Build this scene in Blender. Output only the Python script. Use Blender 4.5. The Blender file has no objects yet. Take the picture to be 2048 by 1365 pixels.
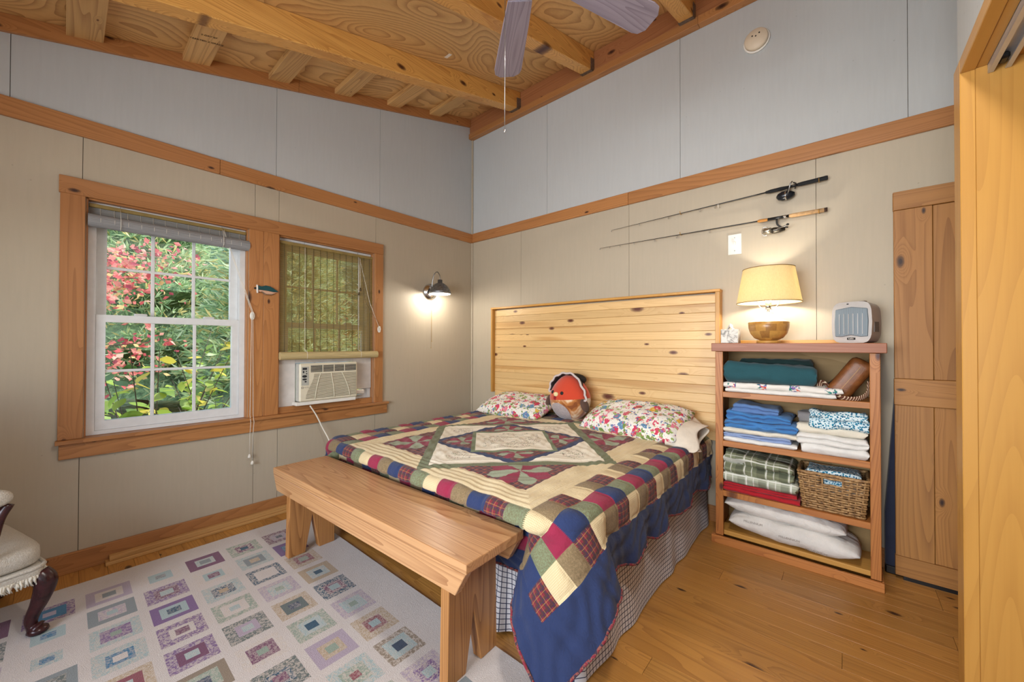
import bpy, bmesh, math, random
import numpy as np
from mathutils import Vector, Matrix, noise as mnoise

random.seed(7); np.random.seed(7)
scene = bpy.context.scene
COL = scene.collection

# ------------------------------------------------------------------ camera
F_PX, CXP, CYP = 770.44, 1024.0, 682.5
YAW, PITCH, ROLL = map(math.radians, (40.727, 0.528, 0.132))
CAM = np.array([3.210, -3.028, 1.25])
def _basis():
    fwd = np.array([-math.sin(YAW), math.cos(YAW), 0]); right = np.array([math.cos(YAW), math.sin(YAW), 0]); up = np.array([0, 0, 1.])
    f2 = fwd*math.cos(PITCH)+up*math.sin(PITCH); u2 = up*math.cos(PITCH)-fwd*math.sin(PITCH)
    return right*math.cos(ROLL)+u2*math.sin(ROLL), u2*math.cos(ROLL)-right*math.sin(ROLL), f2
RV, UV_, WV = _basis()
cam_d = bpy.data.cameras.new('camera'); cam_o = bpy.data.objects.new('camera', cam_d); COL.objects.link(cam_o)
cam_d.sensor_width = 36.0; cam_d.sensor_fit = 'HORIZONTAL'; cam_d.lens = F_PX/2048*36.0
cam_d.clip_start = 0.02; cam_d.clip_end = 200
cam_o.matrix_world = Matrix(((RV[0], UV_[0], -WV[0], CAM[0]), (RV[1], UV_[1], -WV[1], CAM[1]), (RV[2], UV_[2], -WV[2], CAM[2]), (0, 0, 0, 1)))
scene.camera = cam_o

# ------------------------------------------------------------------ world, sun, added rear fill, exposure
world = bpy.data.worlds.new('world'); scene.world = world; world.use_nodes = True
wn = world.node_tree; wn.nodes.clear()
wo = wn.nodes.new('ShaderNodeOutputWorld'); wb = wn.nodes.new('ShaderNodeBackground'); ws = wn.nodes.new('ShaderNodeTexSky')
ws.sky_type = 'NISHITA'; ws.sun_disc = False; ws.sun_elevation = math.radians(42); ws.sun_rotation = math.radians(70); ws.air_density = 1.0; ws.dust_density = 1.5
wb.inputs['Strength'].default_value = 0.7
wn.links.new(ws.outputs[0], wb.inputs[0]); wn.links.new(wb.outputs[0], wo.inputs[0])

def light(name, kind, loc, energy, color=(1, 1, 1), rot=None, **kw):
    d = bpy.data.lights.new(name, kind); d.energy = energy; d.color = color
    for k, v in kw.items(): setattr(d, k, v)
    o = bpy.data.objects.new(name, d); COL.objects.link(o); o.location = loc
    if rot is not None: o.rotation_euler = rot
    return o
def aim(o, target):
    o.rotation_euler = (Vector(target)-Vector(o.location)).to_track_quat('-Z', 'Y').to_euler()
sun = light('sun', 'SUN', (1, 10, 9), 8.0, (1.0, 0.96, 0.90), angle=math.radians(2)); aim(sun, (0, 0, 0))
# added fill light, placed as daylight through an unseen rear window
rear_fill = light('added_rear_fill', 'AREA', (2.30, -4.66, 1.40), 66, (0.95, 0.98, 1.0), shape='RECTANGLE', size=2.1, size_y=1.5, spread=math.radians(122)); aim(rear_fill, (2.2, 0, 1.75))
scene.view_settings.view_transform = 'Standard'; scene.view_settings.look = 'None'
scene.view_settings.exposure = 0.12; scene.view_settings.gamma = 1.0; scene.view_settings.use_curve_mapping = False
scene.cycles.use_denoising = True; scene.cycles.adaptive_threshold = 0.025
scene.cycles.max_bounces = 7; scene.cycles.transparent_max_bounces = 14; scene.cycles.sample_clamp_indirect = 6.0

# ------------------------------------------------------------------ pixel helpers (a pixel gives a direction; the surface it lies on gives the distance)
def ray(px, py): return RV*((px-CXP)/F_PX)+UV_*(-(py-CYP)/F_PX)+WV
def onx(px, py, x=0.0):
    d = ray(px, py); return CAM+d*((x-CAM[0])/d[0])
def ony(px, py, y=0.0):
    d = ray(px, py); return CAM+d*((y-CAM[1])/d[1])
def onz(px, py, z=0.0):
    d = ray(px, py); return CAM+d*((z-CAM[2])/d[2])

# ------------------------------------------------------------------ mesh helpers
def link(o, parent=None):
    COL.objects.link(o)
    if parent is not None: o.parent = parent
    return o
def tag(o, label=None, cat=None, group=None, kind=None):
    if label: o['label'] = label
    if cat: o['category'] = cat
    if group: o['group'] = group
    if kind: o['kind'] = kind
    return o
def empty(name, loc=(0, 0, 0), rz=0.0, label=None, cat=None, group=None, kind=None):
    o = bpy.data.objects.new(name, None); COL.objects.link(o); o.location = loc; o.rotation_euler = (0, 0, rz); o.empty_display_size = .05
    return tag(o, label, cat, group, kind)
def mesh(name, verts, faces, mat, parent=None, smooth=False, center=True):
    """One mesh object; vertices in the parent's space; origin moved to the piece's own centre."""
    v = np.asarray(verts, dtype=float).reshape(-1, 3)
    c = (v.min(0)+v.max(0))/2 if center else np.zeros(3)
    me = bpy.data.meshes.new(name); me.from_pydata([tuple(p) for p in (v-c)], [], [tuple(int(i) for i in f) for f in faces]); me.update()
    if smooth: me.polygons.foreach_set('use_smooth', [True]*len(me.polygons))
    o = bpy.data.objects.new(name, me); link(o, parent); o.location = tuple(c)
    if mat is not None: me.materials.append(mat)
    return o
def boxvf(x0, x1, y0, y1, z0, z1):
    v = [(x, y, z) for z in (z0, z1) for y in (y0, y1) for x in (x0, x1)]
    return v, [(0, 2, 3, 1), (4, 5, 7, 6), (0, 1, 5, 4), (2, 6, 7, 3), (0, 4, 6, 2), (1, 3, 7, 5)]
def bevelled(v, f, b, seg=1):
    bm = bmesh.new(); vs = [bm.verts.new(p) for p in v]
    for q in f: bm.faces.new([vs[i] for i in q])
    bmesh.ops.recalc_face_normals(bm, faces=bm.faces)
    if b > 0: bmesh.ops.bevel(bm, geom=list(bm.edges), offset=b, segments=seg, profile=.6, affect='EDGES', clamp_overlap=True)
    bm.verts.index_update()
    V = [tuple(q.co) for q in bm.verts]; Fc = [tuple(q.index for q in p.verts) for p in bm.faces]; bm.free()
    return V, Fc
def box(name, x0, x1, y0, y1, z0, z1, mat, parent=None, b=.002, seg=1, smooth=False):
    v, f = boxvf(min(x0, x1), max(x0, x1), min(y0, y1), max(y0, y1), min(z0, z1), max(z0, z1))
    if b: v, f = bevelled(v, f, b, seg)
    return mesh(name, v, f, mat, parent, smooth)
def boxes(name, lst, mat, parent=None):
    V, Fc = [], []
    for q in lst:
        v, f = boxvf(*q); n = len(V); V += v; Fc += [tuple(i+n for i in t) for t in f]
    return mesh(name, V, Fc, mat, parent)
def prism(name, poly, d0, d1, axis, mat, parent=None, b=0.0, seg=1):
    """poly: 2-D outline in the plane normal to axis; x: (y,z), y: (x,z), z: (x,y)"""
    def P(p, d): return {'x': (d, p[0], p[1]), 'y': (p[0], d, p[1]), 'z': (p[0], p[1], d)}[axis]
    n = len(poly); v = [P(p, d0) for p in poly]+[P(p, d1) for p in poly]
    f = [tuple(range(n)), tuple(range(2*n-1, n-1, -1))]+[(i, i+n, (i+1) % n+n, (i+1) % n) for i in range(n)]
    v, f = bevelled(v, f, b, seg)
    return mesh(name, v, f, mat, parent)
def lathe(name, prof, mat, parent=None, loc=(0, 0, 0), n=40, axis='z', smooth=True, caps=True):
    V, Fc = [], []; m = len(prof)
    for r, h in prof:
        for k in range(n):
            a = 2*math.pi*k/n; c, s = r*math.cos(a), r*math.sin(a)
            p = {'z': (c, s, h), 'x': (h, c, s), 'y': (c, h, s)}[axis]
            V.append((p[0]+loc[0], p[1]+loc[1], p[2]+loc[2]))
    for i in range(m-1):
        for k in range(n): Fc.append((i*n+k, i*n+(k+1) % n, (i+1)*n+(k+1) % n, (i+1)*n+k))
    if caps: Fc += [tuple(range(n-1, -1, -1)), tuple((m-1)*n+k for k in range(n))]
    o = mesh(name, V, Fc, mat, parent, smooth)
    return o
def sweep(pts, rad, n=8, closed=False, flat=None):
    """tube along points; rad scalar or list; flat=(a,b) elliptical factor"""
    P = [Vector(p) for p in pts]; V, Fc = [], []; up = Vector((0, 0, 1))
    prev = None; N = len(P)
    for i, p in enumerate(P):
        t = (P[min(i+1, N-1)]-P[max(i-1, 0)]).normalized()
        a = t.cross(up) if prev is None else prev-t*prev.dot(t)
        if a.length < 1e-4: a = t.cross(Vector((1, 0, 0)))
        a.normalize(); b = t.cross(a); prev = a
        r = rad[i] if hasattr(rad, '__len__') else rad
        fa, fb = flat if flat else (1, 1)
        for k in range(n):
            w = 2*math.pi*k/n; V.append(tuple(p+a*(math.cos(w)*r*fa)+b*(math.sin(w)*r*fb)))
    for i in range(N-1):
        for k in range(n): Fc.append((i*n+k, i*n+(k+1) % n, (i+1)*n+(k+1) % n, (i+1)*n+k))
    Fc += [tuple(range(n-1, -1, -1)), tuple((N-1)*n+k for k in range(n))]
    return V, Fc
def tube(name, pts, rad, mat, parent=None, n=8, flat=None):
    v, f = sweep(pts, rad, n, flat=flat); return mesh(name, v, f, mat, parent, True)
def merge(parts):
    V, Fc = [], []
    for v, f in parts:
        n = len(V); V += list(v); Fc += [tuple(i+n for i in q) for q in f]
    return V, Fc
def spline(ctrl, n=24):
    """Catmull-Rom through control points"""
    P = [Vector(c) for c in ctrl]; P = [P[0]*2-P[1]]+P+[P[-1]*2-P[-2]]; out = []
    segs = len(P)-3
    for s in range(segs):
        m = max(2, n//segs)
        for k in range(m):
            t = k/m; a, b, c, d = P[s:s+4]
            out.append(.5*((2*b)+(c-a)*t+(2*a-5*b+4*c-d)*t*t+(3*b-a-3*c+d)*t**3))
    out.append(P[-2]); return [tuple(o) for o in out]
def ellipsoid(name, c, r, mat, parent=None, nu=24, nv=14, p=1.0, rot=None):
    V, Fc = [], []
    sg = lambda x: math.copysign(abs(x)**p, x)
    for i in range(nv+1):
        th = -math.pi/2+math.pi*i/nv
        for k in range(nu):
            a = 2*math.pi*k/nu
            q = Vector((sg(math.cos(th))*sg(math.cos(a))*r[0], sg(math.cos(th))*sg(math.sin(a))*r[1], sg(math.sin(th))*r[2]))
            if rot is not None: q = rot @ q
            V.append((q.x+c[0], q.y+c[1], q.z+c[2]))
    for i in range(nv):
        for k in range(nu): Fc.append((i*nu+k, i*nu+(k+1) % nu, (i+1)*nu+(k+1) % nu, (i+1)*nu+k))
    return mesh(name, V, Fc, mat, parent, True)
def text_mesh(name, s, size, mat, parent, M, extrude=.0004):
    cu = bpy.data.curves.new(name, 'FONT'); cu.body = s; cu.size = size; cu.extrude = extrude; cu.align_x = 'CENTER'; cu.align_y = 'CENTER'
    o = bpy.data.objects.new(name+'_tmp', cu); COL.objects.link(o)
    dg = bpy.context.evaluated_depsgraph_get(); me = bpy.data.meshes.new_from_object(o.evaluated_get(dg)); bpy.data.objects.remove(o)
    me.name = name; me.materials.clear(); me.materials.append(mat)
    t = bpy.data.objects.new(name, me); link(t, parent); t.matrix_local = M
    return t
def npmesh(name, V, Q, mat, parent=None, smooth=True, center=False):
    """large mesh from numpy arrays (quads or tris)"""
    me = bpy.data.meshes.new(name); k = Q.shape[1]
    me.vertices.add(len(V)); me.vertices.foreach_set('co', np.ascontiguousarray(V, dtype=np.float32).ravel())
    me.loops.add(Q.size); me.loops.foreach_set('vertex_index', np.ascontiguousarray(Q, dtype=np.int32).ravel())
    me.polygons.add(len(Q)); me.polygons.foreach_set('loop_start', np.arange(0, Q.size, k, dtype=np.int32))
    me.polygons.foreach_set('use_smooth', np.full(len(Q), smooth)); me.update(calc_edges=True); me.validate()
    o = bpy.data.objects.new(name, me); link(o, parent)
    if mat is not None: me.materials.append(mat)
    return o
def gridvf(nu, nv):
    i = np.arange((nu-1)*(nv-1)); a = (i//(nv-1))*nv+i % (nv-1)
    return np.stack([a, a+nv, a+nv+1, a+1], 1)
def smooth01(t): t = np.clip(t, 0, 1); return t*t*(3-2*t)
def nz(x, y, z=0.0): return mnoise.noise(Vector((x, y, z)))

# ------------------------------------------------------------------ materials
def lin(h):
    h = h.lstrip('#'); c = [int(h[i:i+2], 16)/255 for i in (0, 2, 4)]
    return tuple((x/12.92 if x <= .04045 else ((x+.055)/1.055)**2.4) for x in c)+(1.0,)
class NT:
    def __init__(s, name):
        s.m = bpy.data.materials.new(name); s.m.use_nodes = True; s.t = s.m.node_tree; s.t.nodes.clear()
        s.out = s.n('ShaderNodeOutputMaterial')
    def n(s, typ, **kw):
        x = s.t.nodes.new(typ)
        for k, v in kw.items(): setattr(x, k, v)
        return x
    def put(s, inp, v):
        if isinstance(v, bpy.types.NodeSocket): s.t.links.new(v, inp)
        elif v is not None: inp.default_value = v
    def math(s, op, a, b=None, c=None, clamp=False):
        x = s.n('ShaderNodeMath', operation=op, use_clamp=clamp)
        for i, v in enumerate((a, b, c)):
            if v is not None: s.put(x.inputs[i], v)
        return x.outputs[0]
    def mix(s, f, a, b, mode='MIX'):
        x = s.n('ShaderNodeMix', data_type='RGBA', blend_type=mode); s.put(x.inputs[0], f); s.put(x.inputs[6], a); s.put(x.inputs[7], b); return x.outputs[2]
    def ramp(s, f, stops, interp='LINEAR'):
        x = s.n('ShaderNodeValToRGB'); x.color_ramp.interpolation = interp; e = x.color_ramp.elements
        while len(e) < len(stops): e.new(.5)
        for q, (p, c) in zip(e, stops): q.position = p; q.color = c if hasattr(c, '__len__') else (c, c, c, 1)
        s.put(x.inputs[0], f); return x.outputs[0]
    def noise(s, vec, scale, detail=3, rough=.55, dist=0.0, out=0):
        x = s.n('ShaderNodeTexNoise'); s.put(x.inputs['Vector'], vec); x.inputs['Scale'].default_value = scale; x.inputs['Detail'].default_value = detail
        x.inputs['Roughness'].default_value = rough; x.inputs['Distortion'].default_value = dist; return x.outputs[out]
    def voro(s, vec, scale, feature='F1', rnd=1.0):
        x = s.n('ShaderNodeTexVoronoi', feature=feature); s.put(x.inputs['Vector'], vec); x.inputs['Scale'].default_value = scale
        if 'Randomness' in x.inputs: x.inputs['Randomness'].default_value = rnd
        return x.outputs
    def vmath(s, op, a, b=None):
        x = s.n('ShaderNodeVectorMath', operation=op); s.put(x.inputs[0], a)
        if b is not None: s.put(x.inputs[1], b)
        return x.outputs[0]
    def bump(s, h, strength=.3, dist=.005):
        x = s.n('ShaderNodeBump'); s.put(x.inputs['Height'], h); x.inputs['Strength'].default_value = strength; x.inputs['Distance'].default_value = dist; return x.outputs[0]
    def principled(s, color, rough=.6, metal=0.0, normal=None, **kw):
        x = s.n('ShaderNodeBsdfPrincipled'); s.put(x.inputs['Base Color'], color); s.put(x.inputs['Roughness'], rough); s.put(x.inputs['Metallic'], metal)
        if normal is not None: s.put(x.inputs['Normal'], normal)
        for k, v in kw.items(): s.put(x.inputs[k.replace('_', ' ')], v)
        s.t.links.new(x.outputs[0], s.out.inputs[0]); return x
    def obj(s, rnd=True):
        t = s.n('ShaderNodeTexCoord').outputs['Object']
        if not rnd: return t
        r = s.n('ShaderNodeObjectInfo').outputs['Random']
        c = s.n('ShaderNodeCombineXYZ')
        for i, k in enumerate((37.0, 23.0, 51.0)): s.put(c.inputs[i], s.math('MULTIPLY', r, k))
        return s.vmath('ADD', t, c.outputs[0])
    def sep(s, v):
        x = s.n('ShaderNodeSeparateXYZ'); s.put(x.inputs[0], v); return x.outputs
_cache = {}
def plain(name, col, rough=.6, metal=0.0, var=.06, scale=18, bump=0.0, **kw):
    key = ('plain', name)
    if key in _cache: return _cache[key]
    t = NT(name); v = t.obj(); c = lin(col)
    nse = t.noise(v, scale, 4)
    d = tuple(x*(1-var*2) for x in c[:3])+(1,); l = tuple(min(1, x*(1+var)) for x in c[:3])+(1,)
    cc = t.ramp(nse, [(.3, d), (.7, l)])
    nrm = t.bump(t.noise(v, scale*6, 3), bump, .004) if bump else None
    t.principled(cc, rough, metal, nrm, **kw); _cache[key] = t.m; return t.m
def wood(pal, axis, rings=26.0, cross=5.0, along=.55, knots=.35, contrast=.75, rough=.45, fine=.35, knot_scale=1.0, sat_var=.12, thin=None, ksize=1.0, streak=0.0):
    """pal: (light, mid, dark, knot) hex. Grain runs along axis: contour lines of a stretched noise, with fibres and knots."""
    key = ('wood', pal, axis, rings, cross, along, knots, contrast, rough, knot_scale, thin, ksize, sat_var, streak)
    if key in _cache: return _cache[key]
    t = NT('wood_'+axis); v = t.obj()
    def st(a, c):
        m = t.n('ShaderNodeMapping'); t.put(m.inputs[0], v); m.inputs['Scale'].default_value = tuple(a if ax == axis else c for ax in 'xyz'); return m.outputs[0]
    L, Mi, D, K = (lin(h) for h in pal)
    low = t.noise(st(along, cross), 1.0, 1.5, .45, .25)
    thin_ = thin or {'x': 'z', 'y': 'x', 'z': 'y'}[axis]; cr = [q for q in 'xyz' if q not in (axis, thin_)][0]; sp_ = t.sep(v); kv = t.n('ShaderNodeCombineXYZ')
    t.put(kv.inputs[0], t.math('MULTIPLY', sp_['xyz'.index(axis)], 3.0*knot_scale)); t.put(kv.inputs[1], t.math('MULTIPLY', sp_['xyz'.index(cr)], 6.5*knot_scale))
    vn = t.n('ShaderNodeTexVoronoi', voronoi_dimensions='2D'); t.put(vn.inputs['Vector'], kv.outputs[0]); vn.inputs['Scale'].default_value = 1.0; vo = vn.outputs
    cs_ = t.sep(vo['Color']); kc = cs_[0]; kd = t.math('MULTIPLY', vo['Distance'], t.math('MULTIPLY_ADD', cs_[1], 2.2, .65))
    gate = t.math('LESS_THAN', kc, knots)
    near = t.math('MULTIPLY', t.math('POWER', t.math('SUBTRACT', 1.0, t.math('MINIMUM', t.math('MULTIPLY', kd, 2.6/ksize), 1.0)), 2.0), gate)
    field = t.math('ADD', low, t.math('MULTIPLY', near, .22))
    saw = t.math('FRACT', t.math('MULTIPLY', field, rings))
    ring = t.math('POWER', saw, 2.2)
    fib = t.noise(st(2.2, 95.0), 1.0, 3, .6)
    broad = t.noise(st(.5, 2.0), 1.0, 2)
    g = t.math('ADD', t.math('MULTIPLY', ring, contrast), t.math('MULTIPLY', t.math('SUBTRACT', fib, .5), fine*1.6), clamp=True)
    base = t.mix(broad, L, Mi)
    if streak: base = t.mix(t.math('MULTIPLY', t.ramp(t.noise(st(.4, 6.0), 1.0, 2, .5, .4), [(.56, 0.0), (.60, 1.0)]), streak), base, D)
    c = t.mix(g, base, D)
    rnd = t.n('ShaderNodeObjectInfo').outputs['Random']
    hsv = t.n('ShaderNodeHueSaturation'); t.put(hsv.inputs['Color'], c); t.put(hsv.inputs['Value'], t.math('MULTIPLY_ADD', rnd, sat_var*2, 1-sat_var)); c = hsv.outputs[0]
    wob = t.math('MULTIPLY', t.noise(v, 40, 2), .035)
    kk = t.ramp(t.math('ADD', kd, wob), [(.045*ksize, 1.0), (.085*ksize, .7), (.12*ksize, 0.0)])
    kmask = t.math('MULTIPLY', kk, gate)
    c = t.mix(kmask, c, K)
    nrm = t.bump(g, .08, .002)
    t.principled(c, t.math('MULTIPLY_ADD', g, .12, rough), 0.0, nrm)
    _cache[key] = t.m; return t.m
P_TRIM = ('#b9824e', '#a76e3e', '#86522a', '#35170e')
P_RAFT = ('#e2b066', '#d49a4a', '#a86a28', '#4a1c0c')
P_PLY = ('#ddb67c', '#cfa062', '#98683a', '#6b3a18')
P_FLOOR = ('#c08c48', '#ab7434', '#875524', '#351a0e')
P_HEAD = ('#e3c28c', '#d8b076', '#bf9056', '#5e2f20')
P_BENCH = ('#cda074', '#bc8a5c', '#8a5630', '#5a2a18')  # seat and apron tone lightened: light reflecting off the top is in the colour
P_SHELF = ('#bc7c40', '#ab6a32', '#824418', '#4a1c14')
P_SHELFT = ('#a4694a', '#95593c', '#7a432c', '#4a2018')
P_JAMB = ('#cb9a50', '#bf8a3e', '#a5702c', '#6a3a1a')
P_DOOR = ('#b27e42', '#9e6a34', '#784a22', '#321a0e')
P_STRIP = ('#d2a468', '#c29256', '#a07238', '#4a2812')
def painted(name, col):
    t = NT(name); v = t.obj(); c = lin(col)
    m = t.n('ShaderNodeMapping'); t.put(m.inputs[0], v); m.inputs['Scale'].default_value = (60, 60, 5)
    gr = t.noise(m.outputs[0], 1.0, 4); bl = t.noise(v, 1.3, 4)
    f = t.math('ADD', t.math('MULTIPLY', gr, .5), t.math('MULTIPLY', bl, .5))
    cc = t.ramp(f, [(.25, tuple(x*.935 for x in c[:3])+(1,)), (.75, tuple(min(1, x*1.035) for x in c[:3])+(1,))])
    sp = t.voro(v, 9.0)['Distance']; spot = t.math('MULTIPLY', t.math('LESS_THAN', sp, .035), .35)
    cc = t.mix(spot, cc, tuple(x*.55 for x in c[:3])+(1,))
    t.principled(cc, .55, 0.0, t.bump(gr, .12, .003)); return t.m
M_BEIGE = painted('beige_paint', '#b6aa96'); M_GREY = painted('grey_paint', '#bcbfc0')
M_WHITE = plain('white_vinyl', '#dfe2e4', .35, var=.03); M_WHITEP = plain('white_plastic', '#e9e6df', .4, var=.03)
M_METAL = plain('brushed_metal', '#a8a9ac', .32, 1.0, .08); M_CHROME = plain('chrome', '#d5d7da', .18, 1.0, .04)
M_GALV = plain('galvanised_steel', '#8d8f92', .42, .9, .2, 60); M_BLACK = plain('black_plastic', '#17181a', .35, var=.1)
M_CORD = plain('white_cord', '#e6e0d4', .6, var=.04); M_BRASS = plain('brass', '#c59a48', .3, 1.0)
def glass_mat():
    t = NT('window_glass'); tr = t.n('ShaderNodeBsdfTransparent'); gl = t.n('ShaderNodeBsdfGlossy'); gl.inputs['Roughness'].default_value = .02
    tr.inputs['Color'].default_value = (.96, .98, .97, 1)
    fr = t.n('ShaderNodeFresnel'); fr.inputs['IOR'].default_value = 1.45
    mx = t.n('ShaderNodeMixShader'); t.put(mx.inputs[0], fr.outputs[0]); t.put(mx.inputs[1], tr.outputs[0]); t.put(mx.inputs[2], gl.outputs[0])
    t.t.links.new(mx.outputs[0], t.out.inputs[0]); return t.m
M_GLASS = glass_mat()
def translucent(name, col, trans=.5, tex=None, rough=.8):
    t = NT(name); v = t.obj(); c = lin(col)
    cc = t.ramp(t.noise(v, 60 if tex is None else tex, 3), [(.3, tuple(x*.82 for x in c[:3])+(1,)), (.7, c)])
    d = t.n('ShaderNodeBsdfDiffuse'); s = t.n('ShaderNodeBsdfTranslucent'); t.put(d.inputs[0], cc); t.put(s.inputs[0], cc)
    mx = t.n('ShaderNodeMixShader'); mx.inputs[0].default_value = trans; t.put(mx.inputs[1], d.outputs[0]); t.put(mx.inputs[2], s.outputs[0])
    t.t.links.new(mx.outputs[0], t.out.inputs[0]); return t.m
def emit(name, col, st):
    t = NT(name); e = t.n('ShaderNodeEmission'); e.inputs[0].default_value = lin(col); e.inputs[1].default_value = st
    t.t.links.new(e.outputs[0], t.out.inputs[0]); return t.m
def glow_bulb(name, col, st):
    t = NT(name); e = t.n('ShaderNodeEmission'); e.inputs[0].default_value = lin(col); e.inputs[1].default_value = st; tr = t.n('ShaderNodeBsdfTransparent'); a = t.n('ShaderNodeAddShader')
    t.put(a.inputs[0], e.outputs[0]); t.put(a.inputs[1], tr.outputs[0]); t.t.links.new(a.outputs[0], t.out.inputs[0]); return t.m
def cloth(name, col, rough=.9, weave=400, var=.1, bump=.15, wr=.5):
    t = NT(name); v = t.obj(); c = lin(col)
    n1 = t.noise(v, 14, 4); n2 = t.noise(v, weave, 2)
    f = t.math('ADD', t.math('MULTIPLY', n1, .6), t.math('MULTIPLY', n2, .4))
    cc = t.ramp(f, [(.3, tuple(x*(1-var*1.8) for x in c[:3])+(1,)), (.7, tuple(min(1, x*(1+var*.6)) for x in c[:3])+(1,))])
    h = t.math('ADD', t.math('MULTIPLY', t.noise(v, 22, 3, .5, .8), wr), t.math('MULTIPLY', n2, .15))
    t.principled(cc, rough, 0.0, t.bump(h, bump*2, .012), Sheen_Weight=.15); return t.m

SL = 0.278                        # fall of the roof towards the camera, metres per metre
def z_ply(y): return 3.815+SL*y   # underside of the plywood
XR, YB = 4.50, -4.70              # far right wall of the alcove, rear wall
XP, YP = 3.530, -.905             # face and free end of the closet partition
# ================================================================== THE ROOM
def struct(o, label, cat): return tag(o, label, cat, kind='structure')
# ---- floor: planks along x
floor = box('floor', -0.14, 4.62, YB-.1, .14, -.10, -.022, plain('subfloor', '#5a4028', .9)); struct(floor, 'honey-brown pine plank floor of the bedroom', 'floor')
MF = wood(P_FLOOR, 'x', 34, 6.0, .32, .42, .55, .30, .4, .75, .12, 'z', .8)
rng = random.Random(3); y = .0; k = 0; plank_mesh = {}
floc = Vector(floor.location)
def plank(x0, x1, y0, y1):
    L, W = round(x1-x0, 3), round(y1-y0, 4)
    if (L, W) not in plank_mesh:
        v, f = bevelled(*boxvf(-L/2+.0006, L/2-.0006, -W/2+.0005, W/2-.0005, -.022, 0), .0005)
        me = bpy.data.meshes.new('plank'); me.from_pydata(v, [], f); me.materials.append(MF); plank_mesh[(L, W)] = me
    o = bpy.data.objects.new('plank', plank_mesh[(L, W)]); link(o, floor); o.location = Vector(((x0+x1)/2, (y0+y1)/2, 0))-floc
PW = .106
while y > YB:
    cuts = [0.0]; cx = rng.choice([.9, 1.5, 2.1, 2.7, 3.2])
    if k % 3 == 0: cuts += [cx]
    else: cuts += [cx*.55, cx*.55+1.8]
    cuts = sorted(c for c in cuts if c < 4.2)+[4.5]
    for a, b in zip(cuts, cuts[1:]): plank(a, b, y-PW, y)
    y -= PW; k += 1

# ---- left wall (window wall): backing + painted panels
WIN = [(-2.955, -2.180), (-1.985, -1.215)]; WZ0, WZ1 = .725, 2.070
def wall_poly_boxes(y0, y1, z0, z1, x0, x1):
    """boxes of a wall slab less the two window openings"""
    out = []; cuts = sorted({y0, y1}|{c for w in WIN for c in w if y0 < c < y1})
    for a, b in zip(cuts, cuts[1:]):
        m = (a+b)/2
        if any(w[0] < m < w[1] for w in WIN):
            if z0 < WZ0: out.append((x0, x1, a, b, z0, min(z1, WZ0)))
            if z1 > WZ1: out.append((x0, x1, a, b, max(z0, WZ1), z1))
        else: out.append((x0, x1, a, b, z0, z1))
    return out
wall_left = boxes('wall_left', wall_poly_boxes(YB-.1, .14, -.02, 2.45, -.14, -.012), plain('wall_core', '#6f6250', .9)); struct(wall_left, 'window wall with beige lower panels and grey upper panels', 'wall')
wl = Vector(wall_left.location)
def adopt(o, parent):
    o.location = Vector(o.location)-Vector(parent.location); o.parent = parent; return o
up = prism('upper_core', [(.14, 2.45), (.14, z_ply(.14)+.1), (YB-.1, z_ply(YB-.1)+.1), (YB-.1, 2.45)], -.14, -.012, 'x', plain('wall_core', '#6f6250', .9)); adopt(up, wall_left)
G = .0025
seams = [YB, -4.19, -2.97, -2.14, -1.985, -1.195, -.002]
for a, b in zip(seams, seams[1:]):
    o = boxes('panel', wall_poly_boxes(a+G/2, b-G/2, 0, 2.44, -.012, 0), M_BEIGE); adopt(o, wall_left)
seams = [YB, -4.44, -3.22, -2.005, -1.157, -.002]
for a, b in zip(seams, seams[1:]):
    o = prism('panel', [(a+G/2, 2.45), (b-G/2, 2.45), (b-G/2, z_ply(b)+.04), (a+G/2, z_ply(a)+.04)], -.012, -.001, 'x', M_GREY); adopt(o, wall_left)
# ---- head wall
wall_back = box('wall_back', -.14, 4.65, .012, .14, -.02, 4.0, plain('wall_core', '#6f6250', .9), b=0); struct(wall_back, 'headboard wall with beige lower panels and grey upper panels', 'wall')
seams = [-.0, .722, 1.873, 3.084, 4.304, XR]
for a, b in zip(seams, seams[1:]): adopt(box('panel', a+G/2, b-G/2, 0, .012, 0, 2.44, M_BEIGE, b=0), wall_back)
seams = [-.0, 1.045, 2.278, 3.485, XR]
for a, b in zip(seams, seams[1:]): adopt(box('panel', a+G/2, b-G/2, .001, .012, 2.45, 3.9, M_GREY, b=0), wall_back)
adopt(box('corner_bead', 0, .018, -.018, .0, .0, 3.6, M_BEIGE, b=.004), wall_back)
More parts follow.
